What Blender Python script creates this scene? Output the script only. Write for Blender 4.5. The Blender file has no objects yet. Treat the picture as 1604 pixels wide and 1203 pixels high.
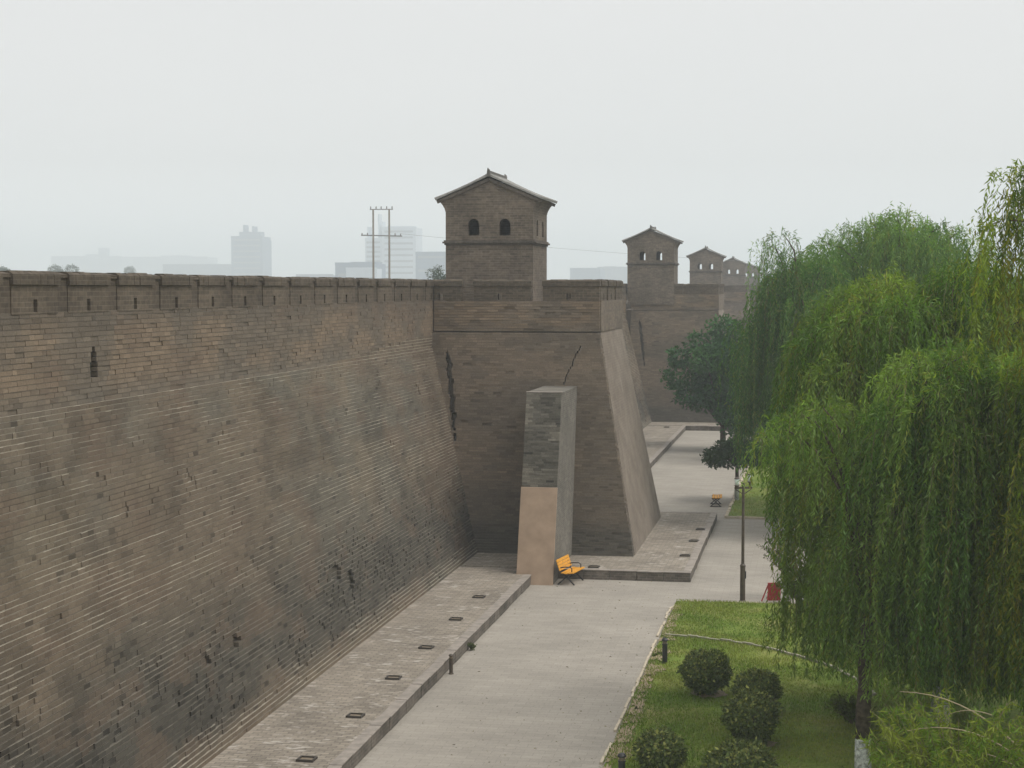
import bpy, math, random
import numpy as np
from mathutils import Vector, Matrix
from mathutils.geometry import tessellate_polygon

sc = bpy.context.scene
R = math.radians

# ------------------------------------------------------------------ camera
EYE = 11.0
YAW, PITCH, FPX = 9.846, 3.143, 2750.0
cam_d = bpy.data.cameras.new('camera')
cam = bpy.data.objects.new('camera', cam_d)
sc.collection.objects.link(cam)
cam.location = (0, 0, EYE)
cam.rotation_euler = (R(90 - PITCH), 0, R(YAW))
cam_d.sensor_width = 36.0
cam_d.lens = 36.0 * FPX / 1604.0
cam_d.clip_start = 0.1
cam_d.clip_end = 12000
sc.camera = cam

# ------------------------------------------------------------------ sky and sun (hazy overcast)
SUN_EL, SUN_AZ = 55.0, 98.0          # azimuth clockwise from +Y (the wall's direction)
world = bpy.data.worlds.new('World')
sc.world = world
world.use_nodes = True
wn, wl = world.node_tree.nodes, world.node_tree.links
wn.clear()
w_out = wn.new('ShaderNodeOutputWorld')
w_bg = wn.new('ShaderNodeBackground')
w_bg.inputs['Strength'].default_value = 0.125
w_sky = wn.new('ShaderNodeTexSky')
w_sky.sky_type = 'NISHITA'
w_sky.sun_disc = False
w_sky.sun_elevation = R(SUN_EL)
w_sky.sun_rotation = R(SUN_AZ)
w_sky.air_density = 1.0
w_sky.dust_density = 4.0
w_sky.ozone_density = 1.0
w_hsv = wn.new('ShaderNodeHueSaturation')
w_hsv.inputs['Saturation'].default_value = 0.25
w_mix = wn.new('ShaderNodeMix')
w_mix.data_type = 'RGBA'
w_mix.inputs[0].default_value = 0.85   # how much of the blue sky the overcast layer hides
# overcast layer: paler low down, brighter overhead
w_tc = wn.new('ShaderNodeTexCoord')
w_sep = wn.new('ShaderNodeSeparateXYZ')
w_ramp = wn.new('ShaderNodeValToRGB')
w_ramp.color_ramp.elements[0].position = 0.17
w_ramp.color_ramp.elements[0].color = (.705, .70, .69, 1)
w_ramp.color_ramp.elements[1].position = 0.75
w_ramp.color_ramp.elements[1].color = (.985, .985, .975, 1)
_e = w_ramp.color_ramp.elements.new(0.0); _e.color = (1.0, 1.0, .99, 1)
_e = w_ramp.color_ramp.elements.new(0.07); _e.color = (.73, .725, .712, 1)
w_gain = wn.new('ShaderNodeMix'); w_gain.data_type = 'RGBA'; w_gain.blend_type = 'MULTIPLY'
w_gain.inputs[0].default_value = 1.0
w_gain.inputs[7].default_value = (10.0, 10.0, 10.0, 1)
wl.new(w_tc.outputs['Generated'], w_sep.inputs[0])
wl.new(w_sep.outputs[2], w_ramp.inputs[0])
wl.new(w_ramp.outputs[0], w_gain.inputs[6])
w_cl = wn.new('ShaderNodeTexNoise'); w_cl.inputs['Scale'].default_value = 2.2; w_cl.inputs['Detail'].default_value = 5
w_map = wn.new('ShaderNodeMapping'); w_map.inputs['Scale'].default_value = (1, 1, 4)
w_cr = wn.new('ShaderNodeValToRGB')
w_cr.color_ramp.elements[0].position = .3; w_cr.color_ramp.elements[0].color = (.955, .96, .965, 1)
w_cr.color_ramp.elements[1].position = .7; w_cr.color_ramp.elements[1].color = (1.0, 1.0, 1.0, 1)
w_cm = wn.new('ShaderNodeMix'); w_cm.data_type = 'RGBA'; w_cm.blend_type = 'MULTIPLY'; w_cm.inputs[0].default_value = 1.0
wl.new(w_tc.outputs['Generated'], w_map.inputs[0]); wl.new(w_map.outputs[0], w_cl.inputs['Vector'])
wl.new(w_cl.outputs['Fac'], w_cr.inputs[0])
wl.new(w_gain.outputs[2], w_cm.inputs[6]); wl.new(w_cr.outputs[0], w_cm.inputs[7])
wl.new(w_cm.outputs[2], w_mix.inputs[7])
wl.new(w_sky.outputs[0], w_hsv.inputs['Color'])
wl.new(w_hsv.outputs[0], w_mix.inputs[6])
wl.new(w_mix.outputs[2], w_bg.inputs['Color'])
wl.new(w_bg.outputs[0], w_out.inputs['Surface'])

sun_d = bpy.data.lights.new('sun', 'SUN')
sun_d.energy = 1.9
sun_d.angle = R(30)
sun_d.color = (1.0, 0.95, 0.88)
sun = bpy.data.objects.new('sun', sun_d)
sc.collection.objects.link(sun)
_d = Vector((math.sin(R(SUN_AZ)) * math.cos(R(SUN_EL)), math.cos(R(SUN_AZ)) * math.cos(R(SUN_EL)), math.sin(R(SUN_EL))))
sun.rotation_euler = _d.to_track_quat('Z', 'Y').to_euler()
sun.location = _d * 60

sc.view_settings.view_transform = 'Standard'
sc.view_settings.look = 'None'
sc.view_settings.gamma = 1.0
sc.view_settings.exposure = 0.04
sc.cycles.use_denoising = True
sc.cycles.use_adaptive_sampling = False
sc.cycles.max_bounces = 6
sc.cycles.transparent_max_bounces = 4
sc.cycles.volume_bounces = 4

rng = np.random.default_rng(7)
random.seed(7)

# ------------------------------------------------------------------ helpers
def tag(o, label=None, cat=None, group=None, kind=None):
    if label: o['label'] = label
    if cat: o['category'] = cat
    if group: o['group'] = group
    if kind: o['kind'] = kind
    return o

def link(o, parent=None):
    sc.collection.objects.link(o)
    if parent is not None:
        o.parent = parent
    return o

def empty(name, loc):
    o = bpy.data.objects.new(name, None)
    o.empty_display_size = 0.3
    o.location = loc
    return link(o)

def kids(o):
    return [c for c in bpy.data.objects if c.parent == o]

def copy_tree(o, parent=None):
    c = o.copy()
    link(c, parent)
    for ch in list(o.children):
        copy_tree(ch, c)
    return c

def wpos(o):
    p = Vector((0, 0, 0))
    while o is not None:
        p += o.location
        o = o.parent
    return p

def np_mesh(name, V, F, mat, parent=None, col=None, mats=None, midx=None, smooth=False):
    """V (n,3) world coordinates, F (m,k) faces of one size; col (m,3) per-face colours."""
    V = np.asarray(V, dtype=np.float64)
    if parent is not None:
        V = V - np.array(wpos(parent))
    F = np.asarray(F, dtype=np.int32)
    me = bpy.data.meshes.new(name)
    m, k = F.shape
    me.vertices.add(len(V))
    me.vertices.foreach_set('co', V.astype(np.float32).ravel())
    me.loops.add(m * k)
    me.loops.foreach_set('vertex_index', F.ravel())
    me.polygons.add(m)
    me.polygons.foreach_set('loop_start', np.arange(0, m * k, k, dtype=np.int32))
    me.polygons.foreach_set('loop_total', np.full(m, k, dtype=np.int32))
    if smooth:
        me.polygons.foreach_set('use_smooth', np.ones(m, dtype=bool))
    me.update(calc_edges=True)
    for mm in (mats or [mat]):
        me.materials.append(mm)
    if midx is not None:
        me.polygons.foreach_set('material_index', np.asarray(midx, dtype=np.int32))
    if col is not None:
        a = me.color_attributes.new('col', 'FLOAT_COLOR', 'CORNER')
        c = np.ones((m * k, 4), dtype=np.float32)
        c[:, :3] = np.repeat(np.asarray(col, dtype=np.float32), k, axis=0)
        a.data.foreach_set('color', c.ravel())
    me.validate()
    o = bpy.data.objects.new(name, me)
    return link(o, parent)

class MB:
    """collects boxes, tubes, prisms into one mesh (world coordinates)"""
    def __init__(s):
        s.v, s.f, s.m = [], [], []
    def add(s, V, F, mi=0):
        b = len(s.v)
        s.v += [tuple(x) for x in V]
        s.f += [tuple(i + b for i in f) for f in F]
        s.m += [mi] * len(F)
    def box(s, x0, x1, y0, y1, z0, z1, mi=0):
        s.hexa([(x0, y0, z0), (x1, y0, z0), (x1, y1, z0), (x0, y1, z0)],
               [(x0, y0, z1), (x1, y0, z1), (x1, y1, z1), (x0, y1, z1)], mi)
    def hexa(s, bot, top, mi=0):
        s.add(list(bot) + list(top), [(3, 2, 1, 0), (4, 5, 6, 7), (0, 1, 5, 4), (1, 2, 6, 5), (2, 3, 7, 6), (3, 0, 4, 7)], mi)
    def obox(s, c, ax, ay, az, mi=0):
        c, ax, ay, az = Vector(c), Vector(ax), Vector(ay), Vector(az)
        s.hexa([c - ax - ay - az, c + ax - ay - az, c + ax + ay - az, c - ax + ay - az],
               [c - ax - ay + az, c + ax - ay + az, c + ax + ay + az, c - ax + ay + az], mi)
    def bar(s, a, b, w, h=None, mi=0, up=(0, 0, 1)):
        a, b = Vector(a), Vector(b)
        h = w if h is None else h
        d = (b - a); L = d.length; d.normalize()
        u = Vector(up)
        if abs(d.dot(u)) > .98: u = Vector((0, 1, 0))
        sx = d.cross(u).normalized(); su = sx.cross(d).normalized()
        s.obox((a + b) / 2, d * (L / 2), sx * (w / 2), su * (h / 2), mi)
    def tube(s, pts, rad, n=8, mi=0, cap=True):
        pts = [Vector(p) for p in pts]
        if not hasattr(rad, '__len__'): rad = [rad] * len(pts)
        rings = []
        ref = Vector((0.37, 0.93, 0.1))
        for i, p in enumerate(pts):
            d = (pts[min(i + 1, len(pts) - 1)] - pts[max(i - 1, 0)]).normalized()
            if abs(d.dot(ref)) > .97: ref = Vector((1, 0, 0))
            a = d.cross(ref).normalized(); b = d.cross(a).normalized()
            ref = -a.cross(d).normalized() if False else ref
            rings.append([p + (a * math.cos(2 * math.pi * k / n) + b * math.sin(2 * math.pi * k / n)) * rad[i] for k in range(n)])
        V = [q for r in rings for q in r]
        F = []
        for i in range(len(rings) - 1):
            for k in range(n):
                F.append((i * n + k, i * n + (k + 1) % n, (i + 1) * n + (k + 1) % n, (i + 1) * n + k))
        if cap:
            F.append(tuple(range(n - 1, -1, -1)))
            F.append(tuple((len(rings) - 1) * n + k for k in range(n)))
        s.add(V, F, mi)
    def lathe(s, c, prof, n=16, mi=0):
        c = Vector(c)
        s.tube_rings([[c + Vector((r * math.cos(2 * math.pi * k / n), r * math.sin(2 * math.pi * k / n), z)) for k in range(n)] for r, z in prof], mi)
    def tube_rings(s, rings, mi=0):
        n = len(rings[0])
        V = [q for r in rings for q in r]
        F = []
        for i in range(len(rings) - 1):
            for k in range(n):
                F.append((i * n + k, i * n + (k + 1) % n, (i + 1) * n + (k + 1) % n, (i + 1) * n + k))
        F.append(tuple(range(n - 1, -1, -1)))
        F.append(tuple((len(rings) - 1) * n + k for k in range(n)))
        s.add(V, F, mi)
    def prism(s, outer, holes, fr, t0, t1, mi=0):
        """outer/holes 2-D loops (a,b); fr(a,b,t) -> world; solid between t0 and t1"""
        loops = [outer] + list(holes)
        flat = [p for l in loops for p in l]
        tris = tessellate_polygon([[Vector((a, b, 0)) for a, b in l] for l in loops])
        n = len(flat)
        V = [fr(a, b, t0) for a, b in flat] + [fr(a, b, t1) for a, b in flat]
        F = [tuple(t) for t in tris] + [tuple(i + n for i in reversed(t)) for t in tris]
        o = 0
        for l in loops:
            k = len(l)
            for i in range(k):
                j = (i + 1) % k
                F.append((o + i, o + j, o + j + n, o + i + n))
            o += k
        s.add(V, F, mi)
    def build(s, name, mat, parent=None, smooth=False, bevel=0.0, fix=True):
        V = s.v
        if parent is not None:
            w = wpos(parent)
            V = [(a - w.x, b - w.y, c - w.z) for a, b, c in V]
        me = bpy.data.meshes.new(name)
        me.from_pydata(V, [], s.f)
        for mm in (mat if isinstance(mat, (list, tuple)) else [mat]):
            me.materials.append(mm)
        me.polygons.foreach_set('material_index', s.m)
        if smooth:
            me.polygons.foreach_set('use_smooth', [True] * len(me.polygons))
        me.update()
        if fix:
            import bmesh
            bm = bmesh.new(); bm.from_mesh(me)
            bmesh.ops.recalc_face_normals(bm, faces=bm.faces)
            bm.to_mesh(me); bm.free()
        o = bpy.data.objects.new(name, me)
        if bevel:
            b = o.modifiers.new('bevel', 'BEVEL'); b.width = bevel; b.segments = 2; b.limit_method = 'ANGLE'
        return link(o, parent)

def hash2(ix, iy, seed):
    h = (ix.astype(np.int64) * 374761393 + iy.astype(np.int64) * 668265263 + seed * 982451653) & 0x7fffffff
    h = ((h ^ (h >> 13)) * 1274126177) & 0x7fffffff
    h = h ^ (h >> 16)
    return (h & 0xffff) / 65535.0

def vnoise(x, y, seed=0):
    x = np.asarray(x, float); y = np.asarray(y, float)
    ix, iy = np.floor(x), np.floor(y)
    fx, fy = x - ix, y - iy
    fx = fx * fx * (3 - 2 * fx); fy = fy * fy * (3 - 2 * fy)
    a = hash2(ix, iy, seed); b = hash2(ix + 1, iy, seed); c = hash2(ix, iy + 1, seed); d = hash2(ix + 1, iy + 1, seed)
    return (a * (1 - fx) + b * fx) * (1 - fy) + (c * (1 - fx) + d * fx) * fy

def fbm(x, y, seed=0, oc=4):
    s = 0; amp = .5; t = 0
    for k in range(oc):
        s = s + amp * vnoise(x * 2 ** k, y * 2 ** k, seed + 17 * k); t += amp; amp *= .5
    return s / t

def sstep(a, b, x):
    t = np.clip((x - a) / (b - a), 0, 1)
    return t * t * (3 - 2 * t)

def lin(r, g, b):
    f = lambda c: ((c / 255 + .055) / 1.055) ** 2.4 if c > 10.3 else c / 255 / 12.92
    return np.array([f(r), f(g), f(b)])

# pixel of the photograph -> point on the vertical plane y = Y (used only for the skyline far behind)
def at(u, v, Y):
    p, a = R(PITCH), R(YAW)
    F = (-math.sin(a) * math.cos(p), math.cos(a) * math.cos(p), -math.sin(p))
    Rt = (math.cos(a), math.sin(a), 0)
    U = (Rt[1] * F[2], -Rt[0] * F[2], Rt[0] * F[1] - Rt[1] * F[0])
    x, y = (u - 802) / FPX, (601.5 - v) / FPX
    d = [F[i] + x * Rt[i] + y * U[i] for i in range(3)]
    t = Y / d[1]
    return Vector((d[0] * t, Y, EYE + d[2] * t))

# ------------------------------------------------------------------ materials
class NT:
    def __init__(s, name):
        s.mat = bpy.data.materials.new(name)
        s.mat.use_nodes = True
        s.n, s.l = s.mat.node_tree.nodes, s.mat.node_tree.links
        s.p = s.n['Principled BSDF']
        s.p.inputs['Roughness'].default_value = 0.9
        s.p.inputs['Specular IOR Level'].default_value = 0.25
    def node(s, t, **k):
        n = s.n.new(t)
        for a, b in k.items(): setattr(n, a, b)
        return n
    def lk(s, a, b): s.l.new(a, b)
    def objco(s, mode='xyz'):
        tc = s.node('ShaderNodeTexCoord')
        if mode == 'xyz': return tc.outputs['Object']
        sp = s.node('ShaderNodeSeparateXYZ'); s.lk(tc.outputs['Object'], sp.inputs[0])
        cb = s.node('ShaderNodeCombineXYZ')
        if mode == 'wall':
            ad = s.node('ShaderNodeMath', operation='ADD')
            s.lk(sp.outputs[0], ad.inputs[0]); s.lk(sp.outputs[1], ad.inputs[1])
            s.lk(ad.outputs[0], cb.inputs[0]); s.lk(sp.outputs[2], cb.inputs[1])
        elif mode == 'yx':
            s.lk(sp.outputs[1], cb.inputs[0]); s.lk(sp.outputs[0], cb.inputs[1])
        return cb.outputs[0]
    def noise(s, co, scale, detail=4, rough=.6):
        n = s.node('ShaderNodeTexNoise')
        n.inputs['Scale'].default_value = scale; n.inputs['Detail'].default_value = detail; n.inputs['Roughness'].default_value = rough
        if co is not None: s.lk(co, n.inputs['Vector'])
        return n.outputs['Fac']
    def ramp(s, fac, stops):
        r = s.node('ShaderNodeValToRGB')
        e = r.color_ramp.elements
        while len(e) < len(stops): e.new(.5)
        for i, (p, c) in enumerate(stops):
            e[i].position = p
            e[i].color = (c, c, c, 1) if not hasattr(c, '__len__') else (*c, 1)
        s.lk(fac, r.inputs[0])
        return r.outputs[0]
    def mix(s, fac, a, b, bt='MIX'):
        m = s.node('ShaderNodeMix', data_type='RGBA', blend_type=bt)
        for i, x in ((0, fac), (6, a), (7, b)):
            if isinstance(x, (int, float)): m.inputs[i].default_value = x
            elif hasattr(x, '__len__'): m.inputs[i].default_value = (*x, 1)
            else: s.lk(x, m.inputs[i])
        return m.outputs[2]
    def color(s, c):
        if hasattr(c, '__len__'): s.p.inputs['Base Color'].default_value = (*c, 1)
        else: s.lk(c, s.p.inputs['Base Color'])
    def bump(s, h, strength=.4, dist=.02):
        b = s.node('ShaderNodeBump'); b.inputs['Strength'].default_value = strength; b.inputs['Distance'].default_value = dist
        s.lk(h, b.inputs['Height']); s.lk(b.outputs[0], s.p.inputs['Normal'])

def m_attr(name, rough=.92, ns=22, amt=(.72, 1.25), bump=.35):
    t = NT(name)
    a = t.node('ShaderNodeVertexColor', layer_name='col')
    co = t.objco()
    n = t.noise(co, ns, 5, .65)
    c = t.mix(1.0, a.outputs[0], t.ramp(n, [(.25, amt[0]), (.75, amt[1])]), 'MULTIPLY')
    t.color(c); t.p.inputs['Roughness'].default_value = rough
    t.bump(t.noise(co, ns * 1.6, 4), bump, .012)
    return t.mat

def m_brick(name, c1, c2, mortar, row=.11, w=.36, msize=.012, dirt=(.55, 1.15), mode='wall', dscale=.45, bump=.5, stain=None):
    t = NT(name)
    co = t.objco(mode)
    b = t.node('ShaderNodeTexBrick')
    t.lk(co, b.inputs['Vector'])
    b.inputs['Scale'].default_value = 1.0
    b.inputs['Brick Width'].default_value = w; b.inputs['Row Height'].default_value = row
    b.inputs['Mortar Size'].default_value = msize; b.inputs['Mortar Smooth'].default_value = .3
    b.inputs['Color1'].default_value = (*c1, 1); b.inputs['Color2'].default_value = (*c2, 1); b.inputs['Mortar'].default_value = (*mortar, 1)
    b.inputs['Bias'].default_value = 0.0
    o3 = t.objco()
    n1 = t.noise(o3, dscale, 6, .62)
    n2 = t.noise(o3, 7.0, 4, .6)
    c = t.mix(1.0, b.outputs[0], t.ramp(n1, [(.3, dirt[0]), (.7, dirt[1])]), 'MULTIPLY')
    c = t.mix(1.0, c, t.ramp(n2, [(.3, .75), (.72, 1.2)]), 'MULTIPLY')
    if stain is not None:
        n3 = t.noise(o3, .9, 5, .7)
        c = t.mix(t.ramp(n3, [(.48, 0.0), (.66, .7)]), c, stain)
    t.color(c)
    h = t.mix(.5, b.outputs['Fac'], n2)
    inv = t.node('ShaderNodeInvert'); t.lk(h, inv.inputs['Color'])
    t.bump(inv.outputs[0], bump, .02)
    return t.mat

def m_plain(name, c, rough=.6, ns=6.0, amt=(.8, 1.12), metal=0.0, bump=0.0, spec=.4):
    t = NT(name)
    co = t.objco()
    n = t.noise(co, ns, 5, .6)
    t.color(t.mix(1.0, c, t.ramp(n, [(.3, amt[0]), (.7, amt[1])]), 'MULTIPLY'))
    t.p.inputs['Roughness'].default_value = rough
    t.p.inputs['Metallic'].default_value = metal
    t.p.inputs['Specular IOR Level'].default_value = spec
    if bump: t.bump(t.noise(co, ns * 5, 4), bump, .01)
    return t.mat

def m_leaf(name, trans=.3, rough=.55):
    t = NT(name)
    a = t.node('ShaderNodeVertexColor', layer_name='col')
    t.color(a.outputs[0]); t.p.inputs['Roughness'].default_value = rough; t.p.inputs['Specular IOR Level'].default_value = .12
    tr = t.node('ShaderNodeBsdfTranslucent')
    t.lk(t.mix(1.0, a.outputs[0], (1.1, 1.25, .35), 'MULTIPLY'), tr.inputs['Color'])
    mx = t.node('ShaderNodeMixShader'); mx.inputs[0].default_value = trans
    t.lk(t.p.outputs[0], mx.inputs[1]); t.lk(tr.outputs[0], mx.inputs[2])
    t.lk(mx.outputs[0], t.n['Material Output'].inputs['Surface'])
    return t.mat

M = {}
M['brick'] = m_attr('old brick and lime mortar')
M['parapet'] = m_brick('dark parapet brick', (.132, .104, .076), (.088, .071, .053), (.143, .117, .088), row=.105, w=.34, dirt=(.6, 1.15))
M['coping'] = m_brick('coping brick', (.115, .092, .067), (.075, .061, .046), (.125, .103, .078), row=.09, w=.3, dirt=(.6, 1.1))
M['core'] = m_plain('wall core', (.13, .11, .09), .95, 2.0, (.6, 1.2), bump=.4, spec=.1)
M['slate'] = m_plain('dark slate board', (.05, .052, .046), .8, 3)
M['infill'] = m_brick('infill brick', (.112, .088, .065), (.075, .06, .046), (.122, .1, .076), row=.105, w=.34, dirt=(.6, 1.15))
M['deck'] = m_brick('walkway brick', (.27, .24, .2), (.2, .18, .155), (.15, .13, .11), row=.16, w=.32, mode='yx')
M['tower'] = m_brick('tower brick', (.172, .138, .105), (.11, .09, .07), (.18, .15, .118), row=.1, w=.34, dirt=(.66, 1.2), dscale=.7)
M['tower_trim'] = m_brick('tower trim brick', (.15, .125, .1), (.1, .088, .073), (.15, .13, .11), row=.07, w=.3)
M['cut'] = m_plain('buttress render', (.34, .25, .178), .9, 1.6, (.78, 1.12), bump=.25, spec=.2)
M['grey_brick'] = m_brick('grey brick', (.19, .175, .148), (.125, .116, .1), (.22, .2, .168), row=.08, w=.3, dirt=(.65, 1.15))

def m_plaster():
    t = NT('weathered wall render')
    co = t.objco()
    n = t.noise(co, .7, 7, .65)
    c = t.ramp(n, [(.3, (.165, .135, .108)), (.55, (.22, .185, .15)), (.75, (.265, .225, .185))])
    st = t.noise(co, 3.0, 6, .7)
    c = t.mix(t.ramp(st, [(.52, 0.0), (.7, .55)]), c, (.12, .1, .08))
    # pale lime streak left on the render
    mp = t.node('ShaderNodeMapping'); t.lk(co, mp.inputs[0]); mp.inputs['Scale'].default_value = (1.3, 1.3, .33)
    ws = t.noise(mp.outputs[0], 1.0, 5, .6)
    c = t.mix(t.ramp(ws, [(.62, 0.0), (.74, .5)]), c, (.38, .345, .3))
    wc = t.objco('wall')
    b = t.node('ShaderNodeTexBrick'); t.lk(wc, b.inputs['Vector'])
    b.inputs['Scale'].default_value = 1; b.inputs['Brick Width'].default_value = .36; b.inputs['Row Height'].default_value = .11
    b.inputs['Mortar Size'].default_value = .012; b.inputs['Mortar Smooth'].default_value = .5
    b.inputs['Color1'].default_value = (1, 1, 1, 1); b.inputs['Color2'].default_value = (.84, .83, .82, 1); b.inputs['Mortar'].default_value = (.68, .67, .66, 1)
    c = t.mix(t.ramp(t.noise(co, .9, 4), [(.35, .25), (.65, 1.0)]), c, t.mix(1.0, c, b.outputs[0], 'MULTIPLY'))
    t.color(c); t.bump(t.noise(co, 9, 5), .5, .04)
    return t.mat
M['plaster'] = m_plaster()

def m_path():
    t = NT('concrete slab paving')
    co = t.objco()
    b = t.node('ShaderNodeTexBrick'); t.lk(co, b.inputs['Vector'])
    b.inputs['Scale'].default_value = 1; b.inputs['Brick Width'].default_value = .5; b.inputs['Row Height'].default_value = .25
    b.inputs['Mortar Size'].default_value = .006; b.inputs['Mortar Smooth'].default_value = .2
    b.inputs['Color1'].default_value = (.345, .315, .27, 1); b.inputs['Color2'].default_value = (.31, .283, .243, 1); b.inputs['Mortar'].default_value = (.235, .21, .185, 1)
    n = t.noise(co, .35, 6, .6)
    c = t.mix(1.0, b.outputs[0], t.ramp(n, [(.3, .86), (.7, 1.1)]), 'MULTIPLY')
    mp = t.node('ShaderNodeMapping'); t.lk(co, mp.inputs[0]); mp.inputs['Scale'].default_value = (.35, 2.2, 1)
    s = t.noise(mp.outputs[0], 1.0, 5, .65)
    c = t.mix(1.0, c, t.ramp(s, [(.3, .93), (.55, 1.0), (.75, 1.08)]), 'MULTIPLY')
    g = t.noise(co, 14, 4)
    c = t.mix(1.0, c, t.ramp(g, [(.3, .9), (.7, 1.08)]), 'MULTIPLY')
    t.color(c); t.p.inputs['Roughness'].default_value = .85
    t.bump(g, .2, .01)
    return t.mat
M['path'] = m_path()

def m_cobble():
    t = NT('worn brick paving')
    co = t.objco()
    b = t.node('ShaderNodeTexBrick'); t.lk(co, b.inputs['Vector'])
    b.inputs['Scale'].default_value = 1; b.inputs['Brick Width'].default_value = .33; b.inputs['Row Height'].default_value = .15
    b.inputs['Mortar Size'].default_value = .012; b.inputs['Mortar Smooth'].default_value = .4
    b.inputs['Color1'].default_value = (.315, .275, .222, 1); b.inputs['Color2'].default_value = (.225, .195, .158, 1); b.inputs['Mortar'].default_value = (.14, .122, .105, 1)
    n = t.noise(co, .6, 6, .65)
    c = t.mix(1.0, b.outputs[0], t.ramp(n, [(.3, .75), (.7, 1.2)]), 'MULTIPLY')
    mp = t.node('ShaderNodeMapping'); t.lk(co, mp.inputs[0]); mp.inputs['Scale'].default_value = (3.2, 7, 1)
    w = t.noise(mp.outputs[0], 1.0, 3, .5)
    big = t.noise(co, .8, 3)
    c = t.mix(t.ramp(t.mix(.35, w, big), [(.56, 0.0), (.63, .8)]), c, (.47, .43, .38))
    c = t.mix(t.ramp(t.noise(co, 5.5, 4), [(.6, 0.0), (.7, .7)]), c, (.13, .115, .1))
    t.color(c)
    inv = t.node('ShaderNodeInvert'); t.lk(b.outputs['Fac'], inv.inputs['Color'])
    t.bump(t.mix(.5, inv.outputs[0], w), .6, .03)
    return t.mat
M['cobble'] = m_cobble()
M['kerb'] = m_plain('kerb stone', (.3, .265, .23), .9, 3.5, (.7, 1.15), bump=.4)
M['riser'] = m_brick('kerb riser brick', (.15, .128, .106), (.1, .088, .075), (.17, .15, .125), row=.09, w=.3, dirt=(.55, 1.3), dscale=1.2)
M['cream'] = m_plain('cream edging stone', (.52, .45, .34), .9, 5, (.75, 1.1), bump=.3)
M['edging_grey'] = m_plain('mossy edging stone', (.33, .31, .235), .9, 5, (.6, 1.15), bump=.3)
M['soil'] = m_plain('dry soil', (.3, .235, .15), .95, 4, (.7, 1.15), bump=.5)

def m_lawn():
    t = NT('lawn turf')
    co = t.objco()
    n = t.noise(co, .55, 6, .65)
    c = t.ramp(n, [(.26, (.1, .165, .02)), (.46, (.15, .21, .028)), (.62, (.205, .225, .05)), (.76, (.28, .24, .11))])
    s = t.noise(co, 9, 5, .7)
    c = t.mix(1.0, c, t.ramp(s, [(.3, .62), (.7, 1.3)]), 'MULTIPLY')
    t.color(c); t.bump(t.noise(co, 40, 4), .7, .04)
    return t.mat
M['lawn'] = m_lawn()
M['earth'] = m_plain('earth', (.14, .135, .085), .95, .05, (.6, 1.3), spec=.1)
M['leaf'] = m_leaf('leaves', .48)
M['dense_leaf'] = m_leaf('dense leaves', .2)
M['grass'] = m_leaf('grass blades', .15, .8)
M['twig'] = m_plain('twig bark', (.16, .13, .07), .85, 20)
M['pale_twig'] = m_plain('pale twig bark', (.3, .25, .15), .8, 20)
M['bark'] = m_plain('bark', (.085, .068, .05), .95, 12, (.5, 1.4), bump=.9, spec=.15)
M['whitewash'] = m_plain('whitewashed bark', (.5, .53, .47), .9, 14, (.25, 1.25), bump=.9)
M['black'] = m_plain('black painted metal', (.02, .02, .021), .45, 8, (.7, 1.4), spec=.5)
M['brown_metal'] = m_plain('brown painted metal', (.062, .046, .032), .5, 5, (.7, 1.5), spec=.5)
M['orange'] = m_plain('orange painted slats', (.74, .345, .03), .6, 9, (.68, 1.1), spec=.4)
M['lamp_glass'] = m_plain('milky lamp glass', (.72, .82, .76), .2, 6, (.9, 1.05), spec=.6)
M['red'] = m_plain('red painted board', (.33, .032, .03), .55, 7, (.8, 1.1))
M['lens'] = m_plain('dusty lamp cover', (.2, .16, .11), .5, 14, (.6, 1.3))
M['frame_metal'] = m_plain('weathered lamp frame', (.05, .042, .034), .6, 14, (.7, 1.3))
M['tile'] = m_plain('grey roof tile', (.3, .295, .275), .85, 6, (.65, 1.15), bump=.4)
M['ridge'] = m_plain('dark roof ridge', (.12, .115, .105), .85, 6, (.65, 1.15), bump=.4)
M['concrete_pole'] = m_plain('concrete pole', (.3, .27, .24), .85, 2)
M['steel'] = m_plain('galvanised steel', (.24, .24, .24), .5, 2)
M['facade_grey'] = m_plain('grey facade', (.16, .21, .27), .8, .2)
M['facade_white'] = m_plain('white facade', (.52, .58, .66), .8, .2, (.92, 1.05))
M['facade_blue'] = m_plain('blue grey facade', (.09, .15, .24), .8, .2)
M['window_dark'] = m_plain('window band', (.2, .23, .27), .3, 1.0)

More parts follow.
